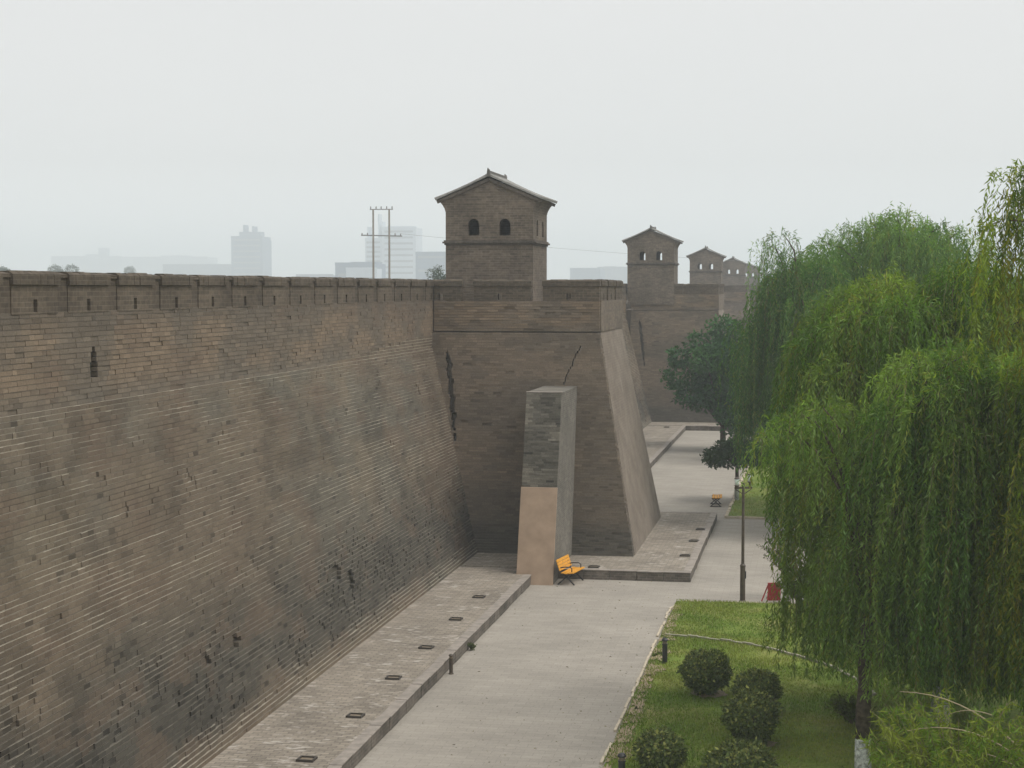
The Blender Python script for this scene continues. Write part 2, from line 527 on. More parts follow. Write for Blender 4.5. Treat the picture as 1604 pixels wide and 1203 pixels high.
# ------------------------------------------------------------------ brick relief
def brick_panel(name, parent, z0, z1, ur, frame, course, blen, colf, face_batter, brick_d=.16, tone=.1, lime=1.0, gaps=None, jitter=.006, erode=None, seed=1, hj=.016):
    """courses of single bricks with bed joints and ledges.
    ur(z) -> (u0,u1); frame(u, z, d) -> arrays xyz, d = depth behind the wall's plane at height z.
    colf(u, z) -> brick colours, mortar colours, lime amount.  face_batter = setback per metre of height."""
    r = np.random.default_rng(seed)
    A = []                                                         # rows: ua, ub, z, h, depth, hole
    nco = int(round((z1 - z0) / course))
    for i in range(nco):
        za = z0 + i * course
        ua, ub = ur(za + course * .5)
        off = (i % 2) * .5 * blen + r.uniform(-.06, .06)
        e = [ua]; u = ua + blen - off * .98
        if u - ua < .08: u += blen
        while u < ub - .06:
            e.append(u); u += blen * r.choice([1, 1, 1, .5, 1.0]) * r.uniform(.93, 1.07)
        e.append(ub)
        cells = list(zip(e[:-1], e[1:]))
        cuts = gaps(za + course * .5) if gaps else []
        for g0, g1 in cuts:
            out = []
            for a, b in cells:
                if b <= g0 or a >= g1: out.append((a, b))
                else:
                    if g0 - a > .02: out.append((a, g0))
                    if b - g1 > .02: out.append((g1, b))
            cells = out
            A.append((g0, g1, za, course, 9.0))
        for a, b in cells: A.append((a, b, za, course, 0.0))
    A = np.array(A)
    ua, ub, za, h, hole = A.T
    n = len(A)
    um, zm = (ua + ub) / 2, za + h / 2
    d = np.abs(r.normal(0, jitter, n))
    if erode is not None:
        d = d + erode(um, zm, r.random(n), r.random(n))
    is_hole = hole > 1
    # the course's own plane: vertical face, set back one step per course
    step = face_batter * (za - z0)
    bd = np.where(is_hole, brick_d - .03, d + .009)
    j = .001 + .0025 * r.random(n)                                  # head joints
    hb = hj * (.85 + .3 * r.random(n)); hb = np.where(course > .09, hb, hb * .7)
    cb, cm, lm = colf(um, zm)
    cb = cb * (1 + r.normal(0, tone, n))[:, None]
    cb = np.clip(cb, .01, .8)
    V, F, C = [], [], []
    def quad(p, q, s, t, c, sel):
        base = sum(len(x) for x in V)
        k = sel.sum()
        V.append(np.stack([p[sel], q[sel], s[sel], t[sel]], 1).reshape(-1, 3))
        F.append(base + np.arange(4 * k).reshape(-1, 4)); C.append(c[sel])
    al = np.ones(n, bool)
    # mortar backing of each cell
    P = lambda u, z, dd: frame(u, z, dd + step)
    quad(P(ua, za, bd), P(ub, za, bd), P(ub, za + h, bd), P(ua, za + h, bd), cm, al)
    s = ~is_hole
    a, b, z0_, z1_ = ua + j, ub - j, za + hb, za + h - .001
    back = np.full(n, brick_d)
    # worn upper edge: the top of the face leans back a little
    lean = .004 + .006 * r.random(n)
    quad(P(a, z0_, d), P(b, z0_, d), P(b, z1_, d + lean), P(a, z1_, d + lean), cb, s)
    ct = cb * .8 + (cm * 1.0 - cb * .8) * np.clip(lm * lime, 0, 1)[:, None]
    quad(P(a, z1_, d + lean), P(b, z1_, d + lean), P(b, z1_, back), P(a, z1_, back), ct, s)
    quad(P(a, z0_, back), P(b, z0_, back), P(b, z0_, d), P(a, z0_, d), cb, s)
    quad(P(a, z0_, back), P(a, z0_, d), P(a, z1_, d + lean), P(a, z1_, back), cb, s)
    quad(P(b, z0_, d), P(b, z0_, back), P(b, z1_, back), P(b, z1_, d + lean), cb, s)
    return np_mesh(name, np.concatenate(V), np.concatenate(F), M['brick'], parent, np.concatenate(C))

# ------------------------------------------------------------------ ground, paths, lawns (setting)
PERIOD = 70.0
g = MB(); g.add([(-2900, -60, -.03), (2900, -60, -.03), (2900, 4350, -.03), (-2900, 4350, -.03)], [(0, 1, 2, 3)])
tag(g.build('ground', M['earth'], fix=False), kind='structure')
g = MB(); g.add([(-13.4, 4, 0), (16, 4, 0), (16, 350, 0), (-13.4, 350, 0)], [(0, 1, 2, 3)])
tag(g.build('paved_path', M['path'], fix=False), kind='structure')

def lawn(name, x0, x1, y0, y1, skew=0.0):
    nx, ny = 60, 90
    xs = np.linspace(0, 1, nx); ys = np.linspace(y0, y1, ny)
    V = []
    for yy in ys:
        l = x0 + skew * (yy - y0) / (y1 - y0) + .16 * (fbm(np.array([yy * .9]), np.array([3.3]), 5)[0] - .5)
        for t in xs:
            x = l + (x1 - l) * t
            V.append((x, yy, .05 + .05 * fbm(np.array([x * .5]), np.array([yy * .5]), 9)[0] * min(1, t * 8)))
    V = np.array(V)
    F = np.array([(j * nx + i, j * nx + i + 1, (j + 1) * nx + i + 1, (j + 1) * nx + i) for j in range(ny - 1) for i in range(nx - 1)])
    return tag(np_mesh(name, V, F, M['lawn'], smooth=True), kind='structure')
lawn('lawn', -4.62, 15, 6, 61.0, -.15)
lawn('lawn', -4.15, 15, 84.0, 134.0, .25)

# cream edging stones along the lawn's left side, broken and half grown over
def edging(name, pts, w, h, mat, keep, ln=.5, z=0.0):
    m = MB(); r = random.Random(4)
    for (x0, y0), (x1, y1) in zip(pts[:-1], pts[1:]):
        L = math.hypot(x1 - x0, y1 - y0); n = max(1, int(L / ln))
        dx, dy = (x1 - x0) / L, (y1 - y0) / L
        for i in range(n):
            if r.random() > keep: continue
            c = ((i + .5) / n) * L
            hh = h * r.uniform(.75, 1.1); jx = r.uniform(-.03, .03)
            m.obox((x0 + dx * c - dy * jx, y0 + dy * c + dx * jx, z + hh / 2 - .02),
                   (dx * L / n * .49, dy * L / n * .49, 0), (-dy * w / 2, dx * w / 2, 0), (0, 0, hh / 2 + .02))
    return m.build(name, mat, bevel=.012)
tag(edging('lawn_edging', [(-4.72, 6), (-4.82, 50), (-4.86, 59.6), (-4.5, 61.15), (0, 61.2), (6, 61.2)], .075, .06, M['cream'], .85, .6), kind='structure')
tag(edging('lawn_edging', [(12, 83.85), (-4.2, 83.85), (-4.0, 120), (-3.95, 134)], .14, .12, M['cream'], .95), kind='structure')
tag(edging('garden_edging', [(-4.6, 54.8), (-3.9, 54.65), (-3.22, 54.36), (-2.5, 54.05), (-1.82, 53.62), (-1.2, 53.1), (-.65, 52.42), (-.1, 51.8), (.29, 51.32), (.64, 50.7), (1.2, 49.3), (1.6, 47.5)], .09, .08, M['edging_grey'], 1.1, .32, .06), 
    'low curved line of grey edging stones crossing the lawn', 'edging')
# worn soil along the path edge
sb = MB(); rr = random.Random(3)
yy = 8.0
while yy < 60:
    l = rr.uniform(.5, 1.4); w = rr.uniform(.12, .32)
    k = 26
    cx, cy = -4.5 - (yy - 6) * .0022, yy
    pts = []
    for i in range(k):
        q = rr.uniform(.5, 1.25)
        pts.append((max(cx + w * 1.3 * math.cos(2 * math.pi * i / k) * q, cx - .14), cy + l * .8 * math.sin(2 * math.pi * i / k) * q, .078))
    sb.add(pts, [tuple(range(k))])
    yy += l * rr.uniform(.9, 2.2)
tag(sb.build('bare_soil', M['soil'], fix=False), kind='structure')

# raised brick pavements with kerbs at the wall's foot
H0 = .36
KX, FY0, FY1, PXR = -10.34, 65.3, 83.1, -4.55
for k in range(-1, 5):
    o = k * PERIOD
    m = MB()
    m.box(-15.2, KX - .3 + (.47 if k >= 1 else 0), FY1 - PERIOD + o, FY0 + o, -.02, H0)
    m.box(-15.2, PXR - .3 + (.47 if k >= 1 else 0), FY0 + .3 + o, FY1 - .3 + o, -.02, H0 - .0015)
    if k >= 0: tag(m.build('raised_pavement', M['cobble']), kind='structure')
    r = random.Random(k + 9)
    m = MB(); cp = MB()
    ox = .47 if k >= 1 else 0.0
    def run(p, q, nx, ny):
        p = (p[0] + ox, p[1]); q = (q[0] + ox, q[1])
        L = math.hypot(q[0] - p[0], q[1] - p[1]); n = int(L / .9)
        dx, dy = (q[0] - p[0]) / L, (q[1] - p[1]) / L
        for i in range(n):
            a, b = L * i / n + .006, L * (i + 1) / n - .006
            j = r.uniform(-.012, .012); hz = H0 + r.uniform(.004, .018)
            m.obox((p[0] + dx * (a + b) / 2 + nx * (.16 + j), p[1] + dy * (a + b) / 2 + ny * (.16 + j), hz / 2 - .02),
                   (dx * (b - a) / 2, dy * (b - a) / 2, 0), (nx * .145, ny * .145, 0), (0, 0, hz / 2 - .02))
            cp.obox((p[0] + dx * (a + b) / 2 + nx * (.15 + j), p[1] + dy * (a + b) / 2 + ny * (.15 + j), hz - .018),
                   (dx * (b - a) / 2, dy * (b - a) / 2, 0), (nx * .15, ny * .15, 0), (0, 0, .019))
    run((KX, FY1 - PERIOD + o), (KX, FY0 + o), -1, 0)
    run((KX - .3, FY0 + o), (PXR, FY0 + o), 0, 1)
    run((PXR, FY0 + .3 + o), (PXR, FY1 + o), -1, 0)
    run((KX - .3, FY1 + o), (PXR - .3, FY1 + o), 0, -1)
    if k >= 0:
        tag(m.build('kerb', M['riser'], bevel=.015), kind='structure')
        tag(cp.build('kerb_cap', M['kerb'], bevel=.012), kind='structure')

# ------------------------------------------------------------------ the wall
XT, XB, ZL = -15.6, -13.35, 8.5           # face at the top, at the foot, end of the batter
BAT = (XB - XT) / (ZL - H0)
Y0, Y1 = 8.0, 71.3
def zl_of(y): return 8.48 + .58 * sstep(53, 69.5, y)

def wall_col(y, z):
    r = np.random.default_rng(int(len(y)))
    up = sstep(-.02, .02, z - zl_of(y))
    n1 = fbm(y * .16, z * .32, 3, 5); n2 = fbm(y * .5, z * .9, 11, 4); n3 = fbm(y * .09 + 5, z * .2, 23, 3)
    warm = np.array([.158, .123, .088]); grey = np.array([.13, .115, .089]); dark = np.array([.075, .068, .055]); tan = np.array([.195, .152, .103])
    c = grey + (warm - grey) * sstep(.38, .6, n1)[:, None]
    c = c + (tan - c) * (sstep(.5, .72, n2) * .6)[:, None]
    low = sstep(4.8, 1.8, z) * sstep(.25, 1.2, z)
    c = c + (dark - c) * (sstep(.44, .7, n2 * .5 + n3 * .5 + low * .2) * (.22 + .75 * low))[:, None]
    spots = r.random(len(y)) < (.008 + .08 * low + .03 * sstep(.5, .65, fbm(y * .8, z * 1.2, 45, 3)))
    c = np.where(spots[:, None], c * (.45 + .3 * r.random((len(y), 1))), c)
    blot = sstep(.5, .68, .6 * fbm(y * .38 + 2, z * .5, 101, 5) + .4 * fbm(y * 1.4, z * 1.8, 107, 3))[:, None]
    c = c * (1 - .3 * blot)
    cu = np.array([.18, .136, .095]) + (np.array([.132, .108, .082]) - np.array([.18, .136, .095])) * sstep(.42, .64, n2)[:, None]
    cu = cu + (np.array([.098, .083, .066]) - cu) * sstep(9.9, 10.5, z)[:, None] * .7
    cu = cu + (np.array([.135, .117, .093]) - cu) * sstep(9.1, 8.5, z)[:, None] * .7
    c = c + (cu - c) * up[:, None]
    crs = np.round(z / .11)
    lm = sstep(.26, .54, .55 * fbm(y * .16, z * .45, 31, 4) + .45 * vnoise(y * .22, crs * 7.31, 37)) * (1 - .85 * up) * (1 - .45 * low)
    lm = lm * (.35 + .65 * sstep(.3, .5, vnoise(y * 1.1, crs * 3.7, 39)))
    lm = np.clip(lm + .5 * sstep(1.2, .5, z), 0, 1) * (.85 + .15 * r.random(len(y)))
    rust = sstep(.55, .7, fbm(y * .7 + 9, z * 1.2, 63, 4))[:, None]
    c = c + (np.array([.135, .098, .07]) - c) * rust * .55
    lm = np.maximum(lm, (1 - up) * sstep(8.3, 8.36, z) * .9)
    pale = np.array([.52, .475, .385]); old = np.array([.125, .105, .082])
    cm = old + (pale - old) * (lm * .95)[:, None]
    return c, cm, lm * .6

def wall_erode(y, z, r1, r2):
    n = fbm(y * .45, z * .8, 41, 4)
    low = sstep(4.4, 1.8, z) * sstep(.35, 1.0, z)
    p = (.03 + .25 * sstep(.48, .66, n) * (.25 + low)) * (.4 + 1.2 * (r2 > .5)) + .25 * low * sstep(.42, .6, n)
    e = np.where(r1 < p * (.45 + .55 * low), .006 + (.018 + .02 * low) * r2 ** 1.5, 0)
    patch = sstep(.84, .9, fbm(y * 1.1 + 3, z * 1.3, 77, 2)) * .06
    hole = ((y - 50.0) ** 2 / .35 + (z - 2.55) ** 2 / .05 < 1) | ((y - 51.2) ** 2 / .1 + (z - 2.2) ** 2 / .08 < 1) | ((y - 40.7) ** 2 / .06 + (z - 2.4) ** 2 / .03 < 1) | ((y - 38.6) ** 2 / .03 + (z - 2.35) ** 2 / .02 < 1)
    return np.where(hole, .13, e + patch * r2)

def wall_gaps(z):
    if 9.0 < z < 9.66:                     # tall pointed loophole
        w = .2 if z < 9.4 else (.15 if z < 9.55 else .08)
        return [(36.4 - w, 36.4 + w)]
    return []

def make_merlon(root, cx, cy, L, axis, out, slits, zb=10.46, zc=11.06, zt=11.33, th=.38):
    """merlon centred at (cx,cy) on the wall's outer line, running along axis ('x'/'y'); out = outward sign"""
    if axis == 'y': fr = lambda a, b, t: (cx - out * t, cy + a, b)
    else: fr = lambda a, b, t: (cx + a, cy - out * t, b)
    h = L / 2
    m = MB()
    holes = [[(s - .09, 10.5), (s + .09, 10.5), (s + .09, 10.76), (s - .09, 10.76)] for s in slits]
    m.prism([(-h, zb), (h, zb), (h, zc), (-h, zc)], holes, fr, 0.035, th)
    mo = m.build('merlon', M['parapet'], root)
    c = MB()
    r = random.Random(int(cx * 31 + cy * 17))
    n = max(2, int(L / .3))
    for i in range(n):                                   # capping bricks, a little uneven
        a0, a1 = -h - .03 + (L + .06) * i / n, -h - .03 + (L + .06) * (i + 1) / n
        j = r.uniform(-.012, .012); z = zt + r.uniform(-.022, .016)
        prof = [(-.02 + j, zc + .002), (th + .06, zc + .002), (th + .06, zc + .15), (th * .5 + .08, z), (th * .5 - .12, z), (-.015 + j, zc + .21)]
        V = [fr(a0 + .002, b, t) for t, b in prof] + [fr(a1 - .002, b, t) for t, b in prof]
        k = len(prof)
        c.add(V, [tuple(range(k)), tuple(range(2 * k - 1, k - 1, -1))] + [(i2, (i2 + 1) % k, (i2 + 1) % k + k, i2 + k) for i2 in range(k)])
    co = c.build('coping', M['coping'])
    co.parent = mo
    me = co.data
    me.transform(Matrix.Translation(-wpos(root)))
    return mo

SLOT = 2.66
def make_wall():
    root = empty('city_wall', (-15.5, 40, 0))
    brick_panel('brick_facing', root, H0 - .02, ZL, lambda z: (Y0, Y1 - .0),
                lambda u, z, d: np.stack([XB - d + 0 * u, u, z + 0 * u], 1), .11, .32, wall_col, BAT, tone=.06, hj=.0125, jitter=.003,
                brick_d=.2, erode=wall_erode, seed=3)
    brick_panel('parapet_facing', root, ZL - .03, 10.46, lambda z: (Y0, Y1),
                lambda u, z, d: np.stack([XT - .035 - d + 0 * u, u, z + 0 * u], 1), .112, .42, wall_col, 0.0,
                brick_d=.34, gaps=wall_gaps, erode=lambda y, z, a, b: np.where(a < .05, .006 + .018 * b, 0), seed=5, jitter=.0055, hj=.015)
    m = MB(); m.box(XT - .3, XT - .2, 36.21, 36.66, 9.0, 9.66); m.build('embrasure_panel', M['slate'], root)
    m = MB()
    pr = [(XB - .2, 0), (XT - .2, ZL), (XT - .36, ZL + .01), (XT - .36, 10.44), (XT - .4, 10.44), (XT - .4, 9.6), (-21.0, 9.6), (-21.0, 0)]
    m.prism(pr, [], lambda a, b, t: (a, t, b), Y0, Y1)
    m.build('rampart_core', M['core'], root)
    d = MB(); d.box(-20.9, XT - .42, Y0, Y1, 9.604, 9.66); d.build('walkway', M['deck'], root)
    ip = MB(); ip.box(-21.0, -20.55, Y0, Y1, 9.66, 11.2); ip.build('inner_parapet', M['parapet'], root)
    ic = MB(); ic.prism([(-21.06, 11.203), (-20.49, 11.203), (-20.49, 11.27), (-20.7, 11.36), (-20.85, 11.36), (-21.06, 11.27)], [], lambda a, b, t: (a, t, b), Y0, Y1)
    ic.build('inner_coping', M['coping'], root)
    y = 32.17 + .25 - SLOT * 9
    while y < Y1 - 1.0:
        L = SLOT - .5
        if y > Y0 - .2:
            make_merlon(root, XT, y + L / 2, L, 'y', 1, [0.0])
            ib = MB(); ib.box(XT - .36, XT - .06, y + L + .002, y + SLOT - .002, 10.46, 11.2)
            ib.prism([(XT - .4, 11.202), (XT - .02, 11.202), (XT - .02, 11.275), (XT - .2, 11.315), (XT - .38, 11.25)], [], lambda a, b, t: (a, t, b), y + L + .035, y + SLOT - .035)
            ib.build('crenel_infill', M['infill'], root)
        y += SLOT
    return root
wall = make_wall()
tag(wall, 'long nearest stretch of leaning brick city wall with pale mortar lines and crenellated top', 'city wall', 'stretches of city wall')
WL = ['shaded stretch of city wall between the first and second bastions', 'stretch of city wall behind the second bastion, mostly hidden by willows', 'hazy stretch of city wall beyond the third watchtower']
for k in range(1, 4):
    c = copy_tree(wall); c.location.y += PERIOD * k; c.location.x += .5; c['label'] = WL[k - 1]

# ------------------------------------------------------------------ bastions
def bastion_gaps(z):
    out = []
    r = math.sin(z * 9.0) * .035 + math.sin(z * 41) * .02
    # long crack by the inner corner
    if 4.7 < z < 8.4:
        t = (8.4 - z) / 3.7
        w = .26 * min(1, (8.4 - z) * 3) * (1 if z > 5.6 else .55) * (.8 + 2.5 * abs(r))
        c = -14.98 + .5 * t + r
        if not (5.05 < z < 5.2): out.append((c - w / 2, c + w / 2))
    if 7.1 < z < 8.6:
        c = -10.12 + (z - 7.1) * .42 + r * .6
        out.append((c - .022, c + .022))
    return out

FB0, FB1 = 68.85, 71.0                     # front face: foot, top of batter
RB0, RB1 = -7.05, -8.72                    # right face
BZ = 9.2
FBAT, RBAT = (FB1 - FB0) / (BZ - H0), (RB0 - RB1) / (BZ - H0)
def b_right(z): return RB0 - RBAT * (min(z, BZ) - H0)
def bast_col(x, z):
    n1 = fbm(x * .3 + 40, z * .5, 51, 4); n2 = fbm(x * .8, z * 1.6, 57, 4)
    c = np.array([.188, .147, .107]) + (np.array([.148, .12, .091]) - np.array([.188, .147, .107])) * sstep(.4, .62, n1)[:, None]
    red = sstep(9.2, 9.5, z) * sstep(.36, .55, n2)
    c = c + (np.array([.205, .15, .1]) - c) * (red * .8)[:, None]
    c = c + (np.array([.122, .102, .08]) - c) * (sstep(.55, .72, n2) * .6)[:, None]
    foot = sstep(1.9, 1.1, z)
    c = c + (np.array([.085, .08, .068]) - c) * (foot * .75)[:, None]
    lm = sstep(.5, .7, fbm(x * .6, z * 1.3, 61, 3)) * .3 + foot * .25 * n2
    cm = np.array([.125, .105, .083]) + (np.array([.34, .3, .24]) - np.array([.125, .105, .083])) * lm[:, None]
    return c, cm, lm
def bast_erode(x, z, r1, r2):
    p = .04 + .3 * sstep(1.9, 1.0, z)
    return np.where(r1 < p, .01 + .05 * r2, 0)

def make_bastion():
    root = empty('bastion', (-12, 75, 0))
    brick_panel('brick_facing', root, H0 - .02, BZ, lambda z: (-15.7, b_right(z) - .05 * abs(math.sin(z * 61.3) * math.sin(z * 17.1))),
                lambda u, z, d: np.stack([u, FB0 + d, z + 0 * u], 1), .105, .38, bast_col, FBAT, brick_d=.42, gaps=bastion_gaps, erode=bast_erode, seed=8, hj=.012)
    brick_panel('parapet_facing', root, BZ + .005, 10.46, lambda z: (-15.6, RB1),
                lambda u, z, d: np.stack([u, FB1 - .02 + d, z + 0 * u], 1), .112, .42, bast_col, 0.0, brick_d=.32, erode=lambda y, z, a, b: np.where(a < .1, .008 + .03 * b, 0), seed=9, jitter=.01, hj=.018)
    m = MB()
    z1 = BZ
    yb0, yb1 = 81.2, 79.3
    m.hexa([(-16.5, FB0 + .4 - .08, 0), (RB0 + .07, FB0 + .4 - .08, 0), (RB0 + .07, yb0, 0), (-16.5, yb0, 0)],
           [(-16.5, FB1 + .4, z1), (RB1, FB1 + .4, z1), (RB1, yb1, z1), (-16.5, yb1, z1)])
    m.build('rendered_body', M['plaster'], root)
    u = MB()
    u.box(-15.5, RB1 + .045, FB1 + .3, yb1, BZ + .002, 9.62)
    u.box(-15.5, RB1 + .045, FB1 + .3, FB1 + .36, 9.62, 10.44)
    u.box(RB1 - .36, RB1 + .045, FB1 + .36, yb1, 9.62, 10.46)
    u.box(-15.5, RB1 - .36, yb1 - .36, yb1, 9.62, 10.46)
    u.build('upper_body', M['parapet_wall'], root)
    d = MB(); d.box(-15.5, RB1 - .37, FB1 + .37, yb1 - .37, 9.624, 9.66); d.build('walkway', M['deck'], root)
    for a, b, sl in ((-15.6, -14.43, [-.3]), (-13.92, -11.55, [-.1]), (-11.05, RB1, [-.1])):
        make_merlon(root, (a + b) / 2, FB1 - .02, b - a, 'x', -1, sl)
    for a, b in ((71.42, 73.45), (73.95, 76.35), (76.85, 79.3)):
        make_merlon(root, RB1 + .045, (a + b) / 2, b - a, 'y', 1, [0.0])
    for a, b in ((-15.4, -13.2), (-12.7, -9.2)):
        make_merlon(root, (a + b) / 2, yb1, b - a, 'x', 1, [0.0])
    return root
M['parapet_wall'] = m_brick('bastion parapet brick', (.2, .16, .12), (.14, .115, .09), (.18, .15, .12), row=.112, w=.42, dirt=(.7, 1.15))
bas = make_bastion()
tag(bas, 'nearest brick bastion jutting from the wall, with a dark crack in its inner corner', 'bastion', 'bastions of the city wall')
BL = ['second brick bastion in the distance behind the dark round tree', 'third bastion, its faint parapet showing just left of the hanging willow', 'hazy fourth bastion under the small fourth watchtower', 'farthest bastion, hidden in haze behind the willow']
for k in range(1, 5):
    c = copy_tree(bas); c.location.y += PERIOD * k; c.location.x += .5 + (.45 if k == 1 else 0); c['label'] = BL[k - 1]

# ------------------------------------------------------------------ buttress of two materials
bt = empty('buttress', (-10.2, 65, 0))
XL, XR = -10.92, -9.53
fy = lambda z: 63.72 + (66.05 - 63.72) * z / 7.05
m = MB()
m.hexa([(XL, fy(0), -.02), (XR, fy(0), -.02), (XR, fy(0) + .07, -.02), (XL, fy(0) + .07, -.02)],
       [(XL, fy(3.5), 3.5), (XR, fy(3.5), 3.5), (XR, fy(3.5) + .07, 3.5), (XL, fy(3.5) + .07, 3.5)])
lo = m.build('rendered_front', M['cut'], bt, bevel=.012)
def but_col(x, z):
    n = fbm(x * 1.1, z * 1.5, 91, 4)
    c = np.array([.2, .182, .148]) + (np.array([.12, .11, .09]) - np.array([.2, .182, .148])) * sstep(.35, .65, n)[:, None]
    lm = sstep(.45, .7, fbm(x, z * 2, 95, 3)) * .5
    return c, c * .8 + .06 * lm[:, None], lm
brick_panel('brick_front', bt, 3.505, 7.0, lambda z: (XL + .02, XR - .02), lambda u, z, d: np.stack([u, fy(3.5) + .035 + d, z + 0 * u], 1),
            0.085, .3, but_col, (66.05 - 63.72) / 7.05, brick_d=.2, seed=12, jitter=.016, hj=.016, tone=.18, erode=lambda y, z, a, b: np.where(a < .2, .01 + .03 * b, 0))
m = MB()
m.hexa([(XL + .02, fy(0) + .071, 0), (XR - .015, fy(0) + .071, 0), (XR - .015, 69.6, 0), (XL + .02, 69.6, 0)],
       [(XL + .02, fy(3.5) + .071, 3.5), (XR - .015, fy(3.5) + .071, 3.5), (XR - .015, 70.6, 3.5), (XL + .02, 70.6, 3.5)])
m.hexa([(XL + .02, fy(3.5) + .18, 3.503), (XR - .02, fy(3.5) + .18, 3.503), (XR - .02, 70.6, 3.503), (XL + .02, 70.6, 3.503)],
       [(XL + .02, fy(7.0) + .18, 7.0), (XR - .02, fy(7.0) + .18, 7.0), (XR - .02, 71.0, 7.0), (XL + .02, 71.0, 7.0)])
m.build('brick_side', M['grey_brick'], bt)
m = MB(); m.box(XL + .01, XR - .01, fy(7.0) + .2, 70.7, 6.96, 7.006); m.build('top_bricks', M['grey_brick'], bt)
m = MB(); m.box(XL, XR, fy(7.0) + .0, fy(7.0) + .2, 6.998, 7.035); m.build('front_cap', M['kerb'], bt, bevel=.008)
tag(bt, 'leaning grey brick buttress with smooth beige lower front, against the nearest bastion', 'buttress')

# ------------------------------------------------------------------ watchtowers
def arch(cx, w, z0, z1, n=8):
    r = w / 2
    pts = [(cx - r, z0), (cx + r, z0)]
    for i in range(n + 1):
        a = math.pi * i / n
        pts.append((cx + r * math.cos(a), z1 - r + r * math.sin(a)))
    return pts
def make_tower():
    cx, hw, yf, dp = -13.645, 1.875, 73.0, 3.8
    yb = yf + dp
    root = empty('watchtower', (cx, yf + dp / 2, 9.66))
    m = MB(); t = .4
    m.box(cx - hw, cx + hw, yf, yf + t, 9.64, 12.8)
    m.box(cx - hw, cx + hw, yb - t, yb, 9.64, 12.8)
    m.box(cx - hw, cx - hw + t, yf + t, yb - t, 9.64, 12.8)
    m.box(cx + hw - t, cx + hw, yf + t, yb - t, 9.64, 12.8)
    m.box(cx - hw + t, cx + hw - t, yf + t, yb - t, 12.5, 12.78)
    m.build('lower_storey', M['tower'], root)
    m = MB()                                              # stepped brick cornice
    for z0, z1, e in ((12.801, 12.87, .05), (12.87, 12.94, .12), (12.94, 13.0, .07)):
        m.box(cx - hw - e, cx + hw + e, yf - e, yb + e, z0 + .001, z1)
    m.build('cornice', M['tower_trim'], root)
    zc, zs, ze, zp = 13.001, 14.17, 14.70, 15.62
    fl = [(0, 0), (.05, .17), (.13, .31), (.23, .43), (.33, .53)]
    prof = [(-hw, zc), (hw, zc)] + [(hw + a, zs + b) for a, b in fl] + [(0, zp)] + [(-hw - a, zs + b) for a, b in reversed(fl)]
    holes = [arch(s * .67, .48, 13.2, 13.9) for s in (-1, 1)]
    m = MB()
    m.prism(prof, holes, lambda a, b, tt: (cx + a, yf + tt, b), 0, .32)
    m.build('gable_wall', M['tower'], root)
    m = MB(); m.prism(prof, holes, lambda a, b, tt: (cx + a, yb - tt, b), 0, .32)
    m.build('gable_wall', M['tower'], root)
    for s in (-1, 1):
        m = MB()
        sh = [arch(yf + dp / 2 + q * .75, .46, 13.2, 13.88) for q in (-1, 1)]
        m.prism([(yf + .323, zc), (yb - .323, zc), (yb - .323, zs), (yf + .323, zs)], sh, lambda a, b, tt: (cx + s * (hw - tt), a, b), 0.0, .3)
        m.prism([(hw - .3, zs)] + [(hw + a, zs + b) for a, b in fl] + [(hw - .3, ze + .12)], [], lambda a, b, tt: (cx + s * a, tt, b), yf + .323, yb - .323)
        m.build('side_wall', M['tower'], root)
    # dark raking verge of brick under the roof, both gables
    for y, sg in ((yf, -1), (yb, 1)):
        m = MB()
        for s in (-1, 1):
            a, b = Vector((cx + s * (hw + .36), y + sg * .03, ze - .09)), Vector((cx, y + sg * .03, zp - .07))
            m.bar(a, b, .09, .13)
        m.build('verge', M['tower_trim'], root)
    # roof: two tiled slopes
    rf = None
    m = MB()
    for s in (-1, 1):
        e, p = Vector((cx + s * (hw + .42), 0, ze - .01)), Vector((cx + s * .02, 0, zp + .06))
        d = (e - p)
        nrm = Vector((s * -d.z, 0, s * d.x)) if False else Vector((abs(d.z) * s, 0, abs(d.x))).normalized()
        y0, y1 = yf - .13, yb + .13
        V = [(p.x, y0, p.z), (e.x, y0, e.z), (e.x, y1, e.z), (p.x, y1, p.z)]
        T = [tuple(Vector(v) + nrm * .07) for v in V]
        m.hexa(V, T)
        n = 19
        for i in range(n):                                 # rows of barrel tiles
            yy = y0 + .06 + (y1 - y0 - .12) * i / (n - 1)
            q0, q1 = Vector((p.x, yy, p.z)) + nrm * .075, Vector((e.x, yy, e.z)) + nrm * .075
            pts = [q0.lerp(q1, k / 7) + nrm * (-.05 * math.sin(math.pi * k / 7)) for k in range(8)]
            m.tube(pts, .05, 6)
    rf = m.build('roof', M['tile'], root)
    m = MB()
    m.box(cx - .07, cx + .07, yf - .12, yb + .12, zp + .02, zp + .24)
    m.tube([(cx, yf - .12, zp + .25), (cx, yb + .12, zp + .25)], .06, 8)
    for y, sg in ((yf - .1, -1), (yb + .1, 1)):
        m.hexa([(cx - .08, y - .11, zp + .05), (cx + .08, y - .11, zp + .05), (cx + .08, y + .11, zp + .05), (cx - .08, y + .11, zp + .05)],
               [(cx - .05, y - .05 + sg * .05, zp + .33), (cx + .05, y - .05 + sg * .05, zp + .33), (cx + .05, y + .05 + sg * .05, zp + .33), (cx - .05, y + .05 + sg * .05, zp + .42)])
    rg = m.build('ridge', M['ridge'], None)
    rg.parent = rf; rg.data.transform(Matrix.Translation(-wpos(root)))
    return root
tw = make_tower()
tag(tw, 'nearest brick watchtower with two dark arched windows and a grey tiled gable roof', 'watchtower', 'watchtowers along the city wall')
TL = ['second watchtower along the wall, sky showing through its two arched windows', 'third watchtower, smaller and hazy, between the second tower and the fourth', 'small fourth watchtower, second to last in the hazy row', 'farthest, faintest watchtower, half hidden by hanging willow strands']
